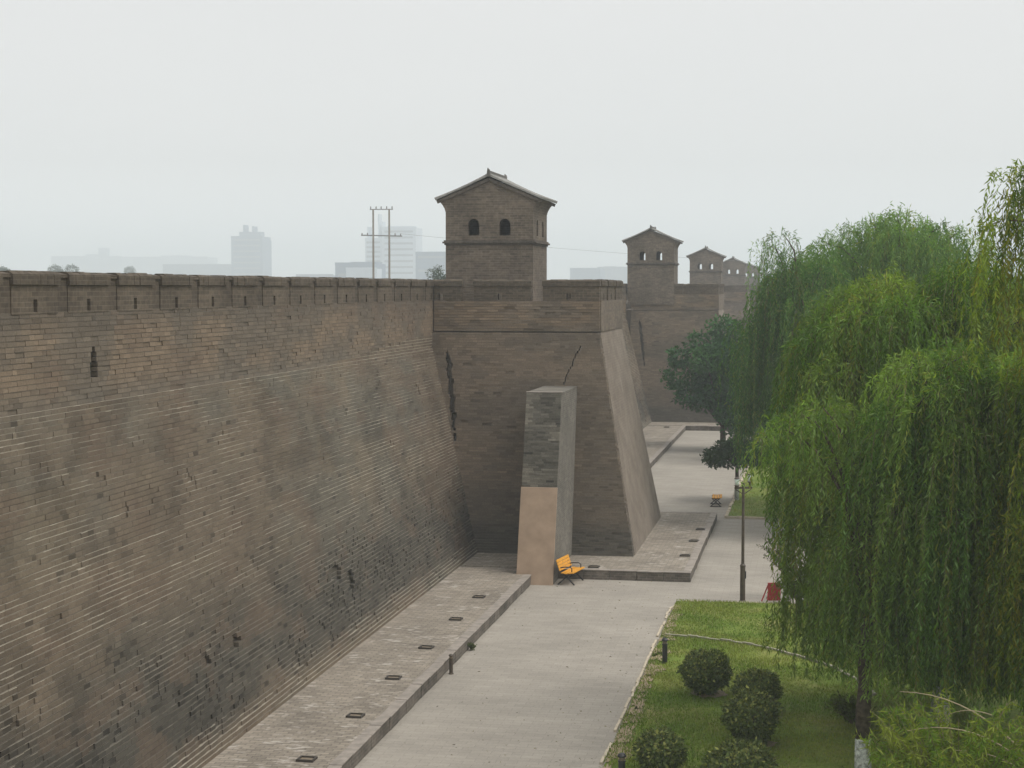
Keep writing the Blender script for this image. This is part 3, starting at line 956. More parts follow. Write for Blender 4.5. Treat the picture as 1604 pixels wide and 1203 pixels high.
for k in range(1, 5):
    c = copy_tree(tw); c.location.y += PERIOD * k * (.97 if k == 1 else .985); c.location.x += .48; c['label'] = TL[k - 1]

# ------------------------------------------------------------------ benches
def make_bench(back=True):
    root = empty('bench', (0, 0, 0))
    m = MB()
    for i in range(4):
        x = -.17 + i * .125
        m.box(x, x + .105, -.75, .75, .43 + .012 * abs(i - 1), .465 + .012 * abs(i - 1))
    m.build('seat', M['orange'], root, bevel=.006)
    if back:
        m = MB()
        for i in range(4):
            z = .53 + i * .105; x = -.235 - i * .035
            m.obox((x, 0, z + .045), (.016 * .95, 0, .016 * .3), (0, .75, 0), (-.016, 0, .046))
        m.build('backrest', M['orange'], root, bevel=.006)
    for y in (-.58, .58):
        m = MB()
        if back:
            m.bar((.30, y, 0), (-.13, y, .44), .05, .045); m.bar((-.34, y, 0), (.16, y, .44), .05, .045)
            m.bar((-.2, y, .42), (.22, y, .42), .05, .04)
            m.bar((-.17, y, .4), (-.385, y, .93), .045, .04)
            m.tube([(-.26, y, .62), (-.1, y, .66), (.12, y, .665), (.2, y, .62), (.2, y, .44)], .022, 6)
        else:
            m.bar((.27, y, 0), (-.2, y, .43), .05, .045); m.bar((-.27, y, 0), (.2, y, .43), .05, .045)
            m.bar((-.2, y, .41), (.22, y, .41), .05, .04); m.bar((-.28, y, .02), (.28, y, .02), .05, .035)
        m.build('leg_frame', M['black'], root)
    m = MB(); m.bar((0, -.58, .2), (0, .58, .2), .03); m.build('stretcher', M['black'], root)
    return root
b1 = make_bench(True); b1.location = (-8.95, 64.5, 0); b1.rotation_euler.z = R(-9)
tag(b1, 'orange slatted bench with backrest and black legs beside the buttress', 'bench')
b2 = make_bench(False); b2.location = (-4.95, 88.8, 0); b2.rotation_euler.z = R(3)
tag(b2, 'small backless orange bench with crossed black legs far along the path', 'bench')

# ------------------------------------------------------------------ lamp post
lp = empty('street_lamp', (-2.47, 61.42, 0))
x, y = -2.47, 61.42
m = MB(); m.lathe((x, y, 0), [(.13, 0), (.13, .05), (.095, .08), (.09, 1.25), (.1, 1.27), (.1, 1.31), (.06, 1.36)], 14); m.build('base', M['brown_metal'], lp)
m = MB(); m.tube([(x, y, 1.33), (x, y, 3.0), (x, y, 4.2)], [.056, .05, .042], 12); m.build('pole', M['brown_metal'], lp)
m = MB(); m.box(x + .085, x + .12, y - .06, y + .06, .85, 1.1); m.build('hatch_box', M['black'], lp)
m = MB(); m.bar((x - .3, y - .1, 4.03), (x + .3, y + .1, 4.03), .05, .07); m.bar((x - .26, y - .085, 3.97), (x, y, 3.8), .03); m.bar((x + .26, y + .085, 3.97), (x, y, 3.8), .03)
m.build('crossarm', M['brown_metal'], lp)
for sx, sy in ((-.22, -.075), (.22, .075)):
    m = MB(); z0 = 4.07 if sx < 0 else 4.2
    if sx > 0: m.tube([(x + sx, y + sy, 4.05), (x + sx, y + sy, 4.2)], .03, 8)
    m.lathe((x + sx, y + sy, z0), [(.05, 0), (.1, .03), (.1, .05), (.04, .06)], 10)
    m.lathe((x + sx, y + sy, z0 + .27), [(.1, 0), (.08, .04), (.02, .07), (.01, .1)], 10)
    ln = m.build('lantern', M['brown_metal'], lp)
    m = MB(); m.lathe((x + sx, y + sy, z0 + .055), [(.06, 0), (.082, .1), (.085, .18), (.078, .214)], 12)
    gl = m.build('lamp_glass', M['lamp_glass'], None, smooth=True); gl.parent = ln; gl.data.transform(Matrix.Translation(-wpos(lp)))
tag(lp, 'slim dark lamp post with two milky lanterns at the far edge of the lawn', 'street lamp')

# ------------------------------------------------------------------ bollard lights
def bollard(name, x, y, h, r, label, mat, cat='bollard', group=None):
    root = empty(name, (x, y, 0))
    m = MB(); m.lathe((x, y, 0), [(r * 1.35, -.02), (r * 1.35, .03), (r, .04), (r, h * .74), (r * 1.15, h * .75), (r * 1.15, h * .79)], 14); m.build('post', mat, root)
    m = MB(); m.lathe((x, y, h * .79), [(r * .85, 0), (r * .85, h * .1)], 12); m.build('lamp_glass', M['lens'], root)
    m = MB(); m.lathe((x, y, h * .89), [(r * 1.3, 0), (r * 1.3, h * .04), (r * .9, h * .09), (r * .2, h * .115)], 14); m.build('cap', mat, root)
    return tag(root, label, cat, group)
bollard('bollard_light', -4.28, 50.75, .80, .075, 'black bollard light on the lawn edge where the curved edging stones begin', M['black'], 'bollard light', 'bollard lights on the lawn')
bollard('bollard_light', -4.13, 37.9, .80, .075, 'black bollard light cut by the bottom of the photo, left of a round shrub', M['black'], 'bollard light', 'bollard lights on the lawn')
bollard('bollard_light', -10.18, 48.5, .58, .055, 'short dark bollard light against the kerb of the raised pavement', M['brown_metal'], 'bollard light')

# ------------------------------------------------------------------ lights sunk in the raised pavement
def ground_light(w=.4, d=.36):
    root = empty('recessed_light', (0, 0, 0))
    m = MB(); t = .045
    m.box(-w / 2, w / 2, -d / 2, -d / 2 + t, 0, .05); m.box(-w / 2, w / 2, d / 2 - t, d / 2, 0, .05)
    m.box(-w / 2, -w / 2 + t, -d / 2 + t, d / 2 - t, 0, .05); m.box(w / 2 - t, w / 2, -d / 2 + t, d / 2 - t, 0, .05)
    m.build('frame', M['frame_metal'], root)
    m = MB(); m.box(-w / 2 + t, w / 2 - t, -d / 2 + t, d / 2 - t, 0.003, .018); m.build('lens', M['lens'], root)
    return root
LS = [(-11.24, 37.7, 'square recessed light nearest the bottom of the photo in the raised pavement'),
      (-11.2, 41.8, 'second recessed light from the bottom of the photo, along the long raised pavement'),
      (-11.28, 46.1, 'recessed light in the raised pavement just nearer than the short kerb bollard'),
      (-11.28, 50.2, 'recessed light in the raised pavement just beyond the short kerb bollard'),
      (-11.32, 54.7, 'fifth recessed light of the long row, second nearest the buttress'),
      (-11.36, 58.8, 'recessed light of the long row that lies closest to the buttress'),
      (-8.28, 65.95, 'flat recessed light beside the bench at the front kerb of the bastion pavement'),
      (-5.07, 69.4, 'recessed light nearest the corner of the bastion pavement'),
      (-5.0, 73.5, 'middle recessed light along the right side of the bastion pavement'),
      (-4.96, 77.1, 'farthest recessed light along the right side of the bastion pavement'),
      (-11.2, 133.5, 'tiny recessed light in the far pavement below the second bastion')]
pl = ground_light()
for i, (x, y, lb) in enumerate(LS):
    c = pl if i == 0 else copy_tree(pl)
    c.location = (x, y, H0 + .002); c.rotation_euler.z = R(random.uniform(-4, 4))
    tag(c, lb, 'recessed light', 'lights sunk in the raised pavement')

# ------------------------------------------------------------------ red folding board
rs = empty('folding_sign', (-1.5, 61.8, 0))
x, y = -1.42, 61.85
m = MB(); m.obox((x + .03, y, .34), (.22, .06, 0), (-.006, .02, .004), (.0, -.05, .32)); m.build('board', M['red'], rs, bevel=.006)
m = MB(); m.bar((x - .4, y - .12, 0), (x - .16, y, .62), .035); m.bar((x - .2, y - .2, 0), (x - .16, y - .02, .62), .03); m.build('stand', M['red'], rs)
tag(rs, 'small red folding board standing at the lawn corner by the lamp post', 'sign')

# ------------------------------------------------------------------ foliage
def leaves_mesh(name, P, D, L, W, C, mat, parent, seed=0, fold=.0):
    """diamond leaves: P base points, D unit directions, L lengths, W widths, C colours"""
    r = np.random.default_rng(seed)
    n = len(P)
    q = r.normal(size=(n, 3)); s = np.cross(D, q); s /= np.linalg.norm(s, axis=1)[:, None] + 1e-9
    nn = np.cross(D, s)
    mid = P + D * (L * .42)[:, None] + nn * (L * .06)[:, None]
    tip = P + D * L[:, None] - nn * (L * .05)[:, None]
    V = np.stack([P, mid - s * (W / 2)[:, None], tip, mid + s * (W / 2)[:, None]], 1).reshape(-1, 3)
    F = np.arange(4 * n).reshape(-1, 4)
    return np_mesh(name, V, F, mat, parent, C)

def unit(v): return v / (np.linalg.norm(v, axis=-1, keepdims=True) + 1e-9)

def willow(base, height, boughs, seed, leaf=(.11, .021), dens=30, colA=(.085, .125, .03), colB=(.15, .17, .045), crest_up=1.0, outw=1.0, brown=.06, compact=False, zmin=1.6, trunk_r=.2, lean=(0, 0),
           strand=(1.2, 3.0), per=70, spread=.55, label='', white=False, group=None, twigs=True, mat='leaf', fork=.33):
    """boughs: list of (dx, dy, top z, weight) - where each hanging cascade has its crest"""
    r = np.random.default_rng(seed)
    root = empty('willow_tree', base)
    bx, by, bz = base
    # trunk and limbs
    zt = height * fork
    tr = MB()
    pts = [(bx + lean[0] * (k / 6) ** 1.5 + r.uniform(-.04, .04), by + lean[1] * (k / 6) ** 1.5 + r.uniform(-.04, .04), bz + zt * k / 6) for k in range(7)]
    if white:
        w = MB(); w.tube(pts[:3], [trunk_r * 1.22, trunk_r * 1.08, trunk_r * 1.02], 12)
        tr.tube(pts[2:], [trunk_r, trunk_r * .95, trunk_r * .9, trunk_r * .86, trunk_r * .84], 12)
    else:
        tr.tube(pts, [trunk_r * (1.3 if k == 0 else 1.05 - .04 * k) for k in range(7)], 12)
    top = np.array(pts[-1])
    crests = []
    for (dx, dy, z, wgt) in boughs:
        c = np.array([bx + dx, by + dy, z])
        k = 8
        t = np.linspace(0, 1, k)[:, None]
        ctrl = np.array([top[0] + (c[0] - top[0]) * .3, top[1] + (c[1] - top[1]) * .3, c[2] - .15 + .1 * r.random()])
        path = (1 - t) ** 2 * top + 2 * t * (1 - t) * ctrl + t ** 2 * c
        path[1:-1] += r.normal(0, .05, (k - 2, 3))
        rad = np.linspace(trunk_r * .42, .012, k)
        tr.tube([tuple(p) for p in path], list(rad), 6)
        crests.append((c, path, wgt))
    tr.build('trunk', M['bark'], root, smooth=True)
    if white:
        w.build('whitewashed_base', M['whitewash'], root, smooth=True)
    P, D, Ls, Ws, C = [], [], [], [], []
    tw = MB()
    colA, colB = np.array(colA), np.array(colB)
    for (c, path, wgt) in crests:
        ns = int(per * wgt)
        tone = r.random()
        cc = (colA + (colB - colA) * tone) * r.uniform(.85, 1.15)
        sp = spread * (.6 + .6 * wgt)
        for s in range(ns):
            # start on the bough's crest, spread round it as a dome
            a = r.uniform(0, 2 * math.pi); q = math.sqrt(r.random()) * sp
            st = np.array([c[0] + q * math.cos(a), c[1] + q * math.sin(a), c[2] - .75 * (q / sp) ** 2 * sp + r.uniform(-.12, .06)])
            if r.random() < .07:
                st = path[r.integers(3, len(path))] + r.normal(0, .18, 3)
            L = r.uniform(*strand) * (.75 + .35 * wgt)
            L *= (.45 + .75 * q / sp)
            if wgt < .62 and compact: L = min(L, 1.0)
            L = min(L, st[2] - zmin - r.uniform(0, .8))
            if L < .35: L = .35
            m = max(8, int(L * dens))
            t = np.linspace(0, 1, m) * L
            out = np.array([math.cos(a), math.sin(a), 0]) * (.12 + r.uniform(.25, .65) * q / sp) * outw
            up = r.uniform(.05, .4) * crest_up
            x = out[None, :] * (1 - np.exp(-t * 2.2))[:, None]
            zz = up * np.exp(-((t - .25) / .25) ** 2) - np.maximum(0, t - .18) * .97
            sway = (r.normal(0, .05, 2)[None, :] * t[:, None]) + .03 * np.stack([np.sin(t * 4 + a), np.cos(t * 3.3 + a * 2)], 1)
            pp = st + x; pp[:, 2] += zz; pp[:, :2] += sway
            tan = unit(np.gradient(pp, axis=0))
            side = unit(np.cross(tan, r.normal(size=(m, 3))))
            dirs = unit(tan * r.uniform(.55, 1.1, (m, 1)) + side * r.uniform(.35, 1.1, (m, 1)) + np.array([0, 0, -.25]))
            P.append(pp + r.normal(0, .012, (m, 3))); D.append(dirs)
            Ls.append(leaf[0] * r.uniform(.65, 1.25, m)); Ws.append(leaf[1] * r.uniform(.75, 1.2, m))
            sc_ = np.clip(1 + r.normal(0, .16, (m, 1)), .5, 1.6) * (1 + r.normal(0, .12))
            yel = (r.random((m, 1)) < .05) * np.array([.09, .05, .0]) + (r.random((m, 1)) < .06) * np.array([.12, .15, .09])
            if brown and r.random() < brown: yel = yel + np.array([.07, .015, .0])
            C.append(np.clip(cc * sc_ + yel, .005, .6))
            if twigs and s % 3 == 0:
                k = np.linspace(0, m - 1, 6).astype(int)
                tw.tube([tuple(pp[i]) for i in k], [.006, .005, .004, .004, .003, .002], 3, cap=False)
    leaves_mesh('crown', np.concatenate(P), np.concatenate(D), np.concatenate(Ls), np.concatenate(Ws), np.concatenate(C), M[mat], root, seed)
    if twigs: tw.build('twigs', M['twig'], root, fix=False)
    return tag(root, label, 'tree', group)

def dome_boughs(n, rx, ry, zlo, zhi, seed, w=(.7, 1.3), pw=.6):
    """crests spread over a rounded crown"""
    r = np.random.default_rng(seed); out = []
    for i in range(n):
        a = i * 2.399963 + r.uniform(-.25, .25); q = math.sqrt((i + .5) / n)
        z = zlo + (zhi - zlo) * (1 - q ** 2) ** pw + r.normal(0, .28)
        out.append((rx * q * math.cos(a), ry * q * math.sin(a), z, r.uniform(*w)))
    return out

def tier_boughs(n, zlo, zhi, prof, seed, w=(.6, 1.25), inner=.25, squash=.85, off=(0, 0), lim=1.0):
    """crests of short cascades stacked over a whole crown: prof(t) = crown radius at height fraction t"""
    r = np.random.default_rng(seed); out = []
    for i in range(n):
        t = ((i + .5) / n) ** .85
        z = zlo + (zhi - zlo) * t + r.normal(0, .2)
        rad = np.interp(t, *prof)
        a = i * 2.399963 + r.uniform(-.5, .5)
        rad = rad * (1 + .16 * math.sin(3 * a + 1.7 * z + seed) + .1 * math.sin(5 * a - 2.3 * z))
        q = rad * (1 - inner * r.random() ** 1.3 - (.45 if r.random() < .12 else 0)) * r.uniform(.85, 1.18)
        q = min(q, lim * np.interp(t, *prof))
        out.append((off[0] + q * math.cos(a), off[1] + squash * q * math.sin(a), z, r.uniform(*w)))
    return out

PR = ([0, .25, .55, .8, .93, 1.0], [.85, .97, 1.0, .92, .72, .25])
def pr(k): return (PR[0], [x * k for x in PR[1]])
# foreground willows
willow((1.05, 38.2, 0), 7.5, tier_boughs(78, 3.3, 9.6, pr(2.3), 3, off=(2.4, 0), inner=.5, w=(.55, 1.3)) + [(-1.7, .5, 7.9, .38), (-1.35, .8, 8.2, .45), (-.9, .3, 8.4, .5), (-.3, .3, 7.3, .6), (.0, .2, 5.2, .61), (.35, -.3, 4.4, .6)], 21, zmin=2.1, compact=True, trunk_r=.17, lean=(.05, .1),
       label='leafy weeping willow with a whitewashed trunk foot, nearest the round shrubs', white=True, colA=(.095, .18, .036), colB=(.21, .305, .07), per=100, fork=.5, strand=(.9, 2.4), spread=.58, leaf=(.16, .034), dens=24)
willow((3.1, 44.5, 0), 10.5, tier_boughs(112, 3.0, 11.15, pr(4.2), 5, off=(.75, 0), inner=.4) + [(-2.75, 0, 10.4, .7), (-2.9, .5, 9.7, .7), (-2.1, -.3, 10.9, .7), (-2.8, -.6, 9.1, .8), (-2.9, .1, 8.4, .7), (-2.3, .8, 10.8, .5), (-2.8, -.2, 7.6, .7), (-1.5, -.9, 11.0, .8), (.2, -1, 11.3, .5), (.7, -.5, 11.1, .8), (1.2, -.8, 10.6, .8), (.1, -.9, 10.3, .8), (1.5, -.4, 11.0, .7), (-.6, -1.2, 10.4, .8), (1.6, -.8, 11.0, .7), (3.0, -.5, 10.6, .8), (4.2, -.4, 10.1, .8)], 33, zmin=1.2, trunk_r=.22,
       label='broad yellow green weeping willow filling the right side, its crown level with the wall top', colA=(.09, .175, .032), colB=(.235, .315, .07), per=100, white=True, strand=(1.0, 2.6), spread=.68, leaf=(.175, .037), dens=22)
willow((6.6, 35.5, 0), 13.5, tier_boughs(50, 4.0, 12.2, pr(3.1), 8, off=(.35, 0)) + [(-2.75, 0, 13.2, .4), (-2.4, .5, 12.9, .5), (-2.95, -.3, 12.3, .35), (-2.1, 0, 13.5, .45), (-1.8, -.2, 13.1, .5)], 41, zmin=2.5, trunk_r=.24,
       label='tall willow at the right edge whose loose top strands hang against the sky', colA=(.09, .15, .02), colB=(.19, .25, .035), per=75, strand=(1.3, 3.2), spread=.5, leaf=(.16, .034), dens=22, brown=.2)
# willows farther back
willow((3.9, 84.5, 0), 14.5, tier_boughs(80, 5.0, 14.6, ([0, .4, .7, .88, 1], [5.0, 6.2, 6.0, 4.0, .6]), 12), 51, leaf=(.26, .05), dens=13, zmin=2.2, trunk_r=.34, per=75, spread=1.1, strand=(1.5, 3.0), twigs=False,
       label='big rounded dark green willow behind the yellow green one', colA=(.078, .17, .035), colB=(.16, .275, .062))
willow((-.35, 79.5, 0), 12.5, tier_boughs(44, 5.6, 12.4, ([0, .4, .75, 1], [2.3, 2.9, 2.5, .9]), 14) + [(-1.9, 0, 12.9, .4), (-1.2, 0, 13.4, .35)], 57, leaf=(.22, .04), dens=15, zmin=2.2, trunk_r=.26, per=60, spread=.75, strand=(2.2, 4.6), twigs=True,
       label='dark willow with long curtains of strands left of the big rounded one', colA=(.055, .135, .028), colB=(.105, .21, .045))

# broad-leaved trees with clumped crowns
def leafy_tree(base, clumps, seed, leaf=.16, per=900, colA=(.04, .075, .03), colB=(.07, .11, .04), trunk_r=.16, fork=1.8, label='', name='leafy_tree', group=None, mat='dense_leaf', flat=0.0, cat='tree', white=False):
    r = np.random.default_rng(seed)
    root = empty(name, base)
    b = np.array(base, float)
    tr = MB(); top = b + np.array([0, 0, fork])
    tr.tube([tuple(b + [0, 0, -.02]), tuple(b + [.02, 0, fork * .5]), tuple(top)], [trunk_r * 1.2, trunk_r, trunk_r * .85], 10)
    P, D, C, L = [], [], [], []
    for (dx, dy, z, rad) in clumps:
        c = np.array([b[0] + dx, b[1] + dy, z])
        mid = top * .5 + c * .5 + np.array([0, 0, .15 * rad])
        tr.tube([tuple(top), tuple(mid), tuple(c)], [trunk_r * .5, trunk_r * .3, .02], 6)
        n = int(per * rad ** 2)
        d = unit(r.normal(size=(n, 3)))
        rr_ = rad * (.55 + .5 * r.random((n, 1)) ** .6)
        bump = 1 + .22 * np.sin(d[:, :1] * 7 + seed) * np.sin(d[:, 1:2] * 6 + dx) 
        p = c + d * rr_ * bump * np.array([1, 1, .82])
        if flat: p[:, 2] = np.maximum(p[:, 2], flat + .12 * r.random(n))
        tone = r.random()
        cc = np.array(colA) + (np.array(colB) - np.array(colA)) * tone
        P.append(p); D.append(unit(d * .6 + r.normal(0, .7, (n, 3)) + [0, 0, -.2]))
        C.append(np.clip(cc * (1 + r.normal(0, .2, (n, 1))), .004, .5)); L.append(leaf * r.uniform(.6, 1.3, n))
    tr.build('trunk', M['bark'], root, smooth=True)
    if white:
        w = MB(); w.tube([tuple(b + [0, 0, -.01]), tuple(b + [.01, 0, .62])], [trunk_r * 1.3, trunk_r * 1.22], 10); w.build('whitewashed_base', M['whitewash'], root)
    L = np.concatenate(L)
    leaves_mesh('crown', np.concatenate(P), np.concatenate(D), L, L * .55, np.concatenate(C), M[mat], root, seed)
    return tag(root, label, cat, group)

def ball(cx, cy, cz, rx, rz, n, rad, seed):
    r = np.random.default_rng(seed); out = []
    for i in range(n):
        d = unit(r.normal(size=3)); q = r.random() ** .4
        out.append((cx + d[0] * rx * q, cy + d[1] * rx * q, cz + d[2] * rz * q, rad * r.uniform(.7, 1.3)))
    return out
leafy_tree((-6.2, 119, 0), ball(-.7, 0, 5.6, 2.3, 3.0, 30, 1.05, 2) + ball(1.3, -.4, 3.6, 1.5, 2.6, 26, 1.0, 4), 61, leaf=.3, per=460, colA=(.028, .085, .028), colB=(.055, .14, .038), trunk_r=.2, fork=1.6,
           label='dark bluish green round tree standing before the second bastion', name='locust_tree')
leafy_tree((-1.5, 112, 0), ball(0, 0, 6.0, 2.6, 3.4, 26, 1.1, 6), 67, leaf=.32, per=380, colA=(.028, .08, .03), colB=(.05, .12, .042), trunk_r=.22, fork=2,
           label='dense dark tree just right of the round one, behind the hanging willow', name='locust_tree')
# umbrella-shaped pagoda tree
um = [(math.cos(a) * q, math.sin(a) * q, 2.95 - .42 * q * q, .5) for q, k in ((0, 1), (.75, 6), (1.3, 10)) for a in [2 * math.pi * i / k + q for i in range(k)]]
leafy_tree((-4.0, 90.9, 0), um, 71, leaf=.16, per=1500, colA=(.022, .042, .02), colB=(.035, .06, .025), trunk_r=.1, fork=2.0, flat=1.72,
           label='small umbrella shaped dark tree with whitewashed trunk at the far lawn edge', name='umbrella_tree', white=True)

# clipped round shrubs
def shrub(x, y, rx, rz, zc, seed, label):
    r = np.random.default_rng(seed)
    root = empty('round_shrub', (x, y, .08))
    st = MB()
    for i in range(5):
        a = i * 1.3
        st.tube([(x + .05 * math.cos(a), y + .05 * math.sin(a), .05), (x + .12 * math.cos(a), y + .12 * math.sin(a), zc * .55), (x + .3 * rx * math.cos(a), y + .3 * rx * math.sin(a), zc)], [.035, .028, .015], 6)
    st.build('stem', M['bark'], root)
    n = int(11500 * rx * rx)
    d = unit(r.normal(size=(n, 3)))
    lump = 1 + .07 * np.sin(d[:, 0] * 9 + seed) * np.sin(d[:, 1] * 8 + seed * 2) + .05 * np.sin(d[:, 2] * 11 + seed) + r.normal(0, .04, n) + .3 * (fbm(d[:, 0] * 2.2 + seed * 3, d[:, 2] * 2.2 + d[:, 1] * 2, 7, 3) - .5)
    q = (.72 + .28 * r.random(n) ** .45) * lump
    p = np.array([x, y, zc]) + d * q[:, None] * np.array([rx, rx, rz])
    # narrower at the foot
    k = np.clip((p[:, 2] - (zc - rz)) / rz, 0, 1); f = .5 + .5 * np.sqrt(k)
    p[:, 0] = x + (p[:, 0] - x) * f; p[:, 1] = y + (p[:, 1] - y) * f
    dirs = unit(d * .45 + r.normal(0, .75, (n, 3)) + [0, 0, .2])
    L = .085 * r.uniform(.6, 1.5, n)
    base = np.array([.105, .14, .045]); tipc = np.array([.3, .31, .09])
    fr = (r.random((n, 1)) < .18 + .35 * np.clip(d[:, 2:3], 0, 1)) * 1.0
    c = base + (tipc - base) * fr * r.random((n, 1))
    c = np.clip(c * (1 + r.normal(0, .22, (n, 1))), .004, .4)
    leaves_mesh('foliage', p, dirs, L, L * .6, c, M['dense_leaf'], root, seed)
    w = MB()                                                        # stray shoots sticking out of the clipped shape
    for i in range(26):
        q = unit(r.normal(size=3)); q[2] = abs(q[2]) * .8 + .1; q = unit(q)
        a = np.array([x, y, zc]); b = a + q * np.array([rx, rx, rz]) * r.uniform(1.05, 1.25)
        w.tube([tuple(a), tuple((a + b) / 2 + r.normal(0, .015, 3)), tuple(b)], [.006, .005, .003], 4, cap=False)
    w.build('twigs', M['twig'], root, fix=False)
    so = MB(); k = 20
    so.add([(x + .1 + rx * .75 * math.cos(6.283 * i / k) * r.uniform(.7, 1.15), y + rx * .8 * math.sin(6.283 * i / k) * r.uniform(.7, 1.15), .108) for i in range(k)], [tuple(range(k))])
    so.build('soil_ring', M['soil'], root, fix=False)
    return tag(root, label, 'shrub', 'clipped round shrubs on the lawn')
shrub(-2.85, 46.9, .68, .6, .68, 1, 'neat round dark shrub farthest left of the group, below the curved edging stones')
shrub(-1.42, 45.3, .60, .52, .62, 2, 'round shrub partly behind another, farthest right of the shrub group')
shrub(-1.45, 41.9, .66, .64, .70, 3, 'tall rounded shrub between two others, hiding part of the one behind it')
shrub(-3.37, 38.85, .55, .5, .60, 4, 'round shrub near the bottom, beside the cut off bollard light')
shrub(-1.5, 37.6, .78, .58, .62, 5, 'wide bushy shrub at the bottom edge of the photo, right of the bollard')

# loose plants
def loose_plant(name, x, y, h, rad, n, leaf, col, seed, label, twig='twig', bare=0, z0=0.05, cat='plant', lean=(0, 0)):
    r = np.random.default_rng(seed)
    root = empty(name, (x, y, z0)); m = MB(); P, D, C = [], [], []
    for i in range(n):
        a = r.uniform(0, 6.28); q = rad * r.uniform(.3, 1); hh = h * r.uniform(.6, 1.05)
        t = np.linspace(0, 1, 7)
        pts = np.stack([x + lean[0] * t ** 1.5 + q * math.cos(a) * t ** 1.4, y + lean[1] * t ** 1.5 + q * math.sin(a) * t ** 1.4, z0 + hh * (t - .22 * t ** 3)], 1)
        m.tube([tuple(p) for p in pts], list(np.linspace(.012, .003, 7) * (1 + h * .25)), 4, cap=False)
        if i >= bare:
            k = int(26 * hh / leaf * .12) + 8
            s = r.uniform(.25, 1, k)
            pp = np.stack([np.interp(s, t, pts[:, j]) for j in range(3)], 1)
            P.append(pp + r.normal(0, leaf * .25, (k, 3))); D.append(unit(r.normal(0, .6, (k, 3)) + [0, 0, .1]))
            C.append(np.clip(np.array(col) * (1 + r.normal(0, .25, (k, 1))), .004, .5))
    m.build('stems', M[twig], root, fix=False)
    if P:
        P = np.concatenate(P); L = leaf * np.random.default_rng(seed).uniform(.6, 1.3, len(P))
        leaves_mesh('foliage', P, np.concatenate(D), L, L * .35, np.concatenate(C), M['leaf'], root, seed)
    return tag(root, label, cat)
loose_plant('brown_shrub', -.55, 61.2, 1.1, .7, 60, .09, (.075, .062, .042), 5, 'low brownish shrub between the red board and the willow strands', cat='shrub')
loose_plant('bare_shrub', -.75, 62.6, 2.9, .9, 26, .09, (.06, .07, .035), 6, 'thin twiggy shrub leaning over the path behind the red board', bare=10, cat='shrub', lean=(-.5, 0))
loose_plant('low_shrub', .95, 44.3, .85, .7, 70, .11, (.11, .14, .04), 7, 'small leafy shrub in the grass left of the whitewashed willow trunk', cat='shrub')
loose_plant('weed', -10.22, 51.8, .28, .14, 22, .07, (.075, .1, .03), 8, 'small green weed at the foot of the kerb beyond the short bollard', z0=0)

# young willow shoots at the lower right, with bare arching rods
def shoots():
    r = np.random.default_rng(77)
    x, y = 2.45, 30.2
    root = empty('willow_shoots', (x, y, .05))
    st = MB(); P, D, L, W, C = [], [], [], [], []
    for i in range(230):
        a = r.uniform(0, 6.28); q = 1.75 * math.sqrt(r.random()); hh = r.uniform(3.3, 4.3) * (1 - .16 * (q / 1.75) ** 2)
        t = np.linspace(0, 1, 8)
        bend = r.uniform(.2, .7)
        pts = np.stack([x + (q * .75 * t + bend * t ** 3) * math.cos(a), y + (q * .75 * t + bend * t ** 3) * math.sin(a), .05 + hh * (1.12 * t - .16 * t ** 4)], 1)
        st.tube([tuple(p) for p in pts], list(np.linspace(.014, .003, 8)), 4, cap=False)
        k = 85
        s = r.uniform(.4, 1, k)
        pp = np.stack([np.interp(s, t, pts[:, j]) for j in range(3)], 1)
        P.append(pp); D.append(unit(r.normal(0, .55, (k, 3)) + [0, 0, -.35]))
        L.append(.19 * r.uniform(.6, 1.25, k)); W.append(.027 * r.uniform(.8, 1.2, k))
        base = np.array([.21, .25, .045]) if r.random() < .6 else np.array([.14, .22, .035])
        C.append(np.clip(base * (1 + r.normal(0, .2, (k, 1))), .004, .5))
    st.build('stems', M['twig'], root, fix=False)
    leaves_mesh('foliage', np.concatenate(P), np.concatenate(D), np.concatenate(L), np.concatenate(W), np.concatenate(C), M['leaf'], root, 3)
    rods = MB()
    for a, b, c, w in (((3.75, 30.0, 2.9), (2.75, 30.1, 4.2), (1.45, 30.3, 4.12), .022), ((3.7, 29.9, 2.9), (2.7, 29.8, 3.9), (1.55, 29.6, 3.62), .018), ((3.5, 29.7, 2.95), (3.0, 29.7, 3.35), (2.3, 29.7, 3.3), .014), ((2.95, 30.0, 3.85), (2.5, 30.0, 4.0), (2.2, 30.0, 3.8), .01)):
        a, b, c = Vector(a), Vector(b), Vector(c)
        pts = [a.lerp(b, t).lerp(b.lerp(c, t), t) for t in [k / 10 for k in range(11)]]
        rods.tube(pts, [w * (1 - .07 * k) for k in range(11)], 6)
    rods.build('bare_rods', M['pale_twig'], root)
    return tag(root, 'tuft of young yellow green willow shoots with bare arching rods in the lower right corner', 'plant')
shoots()

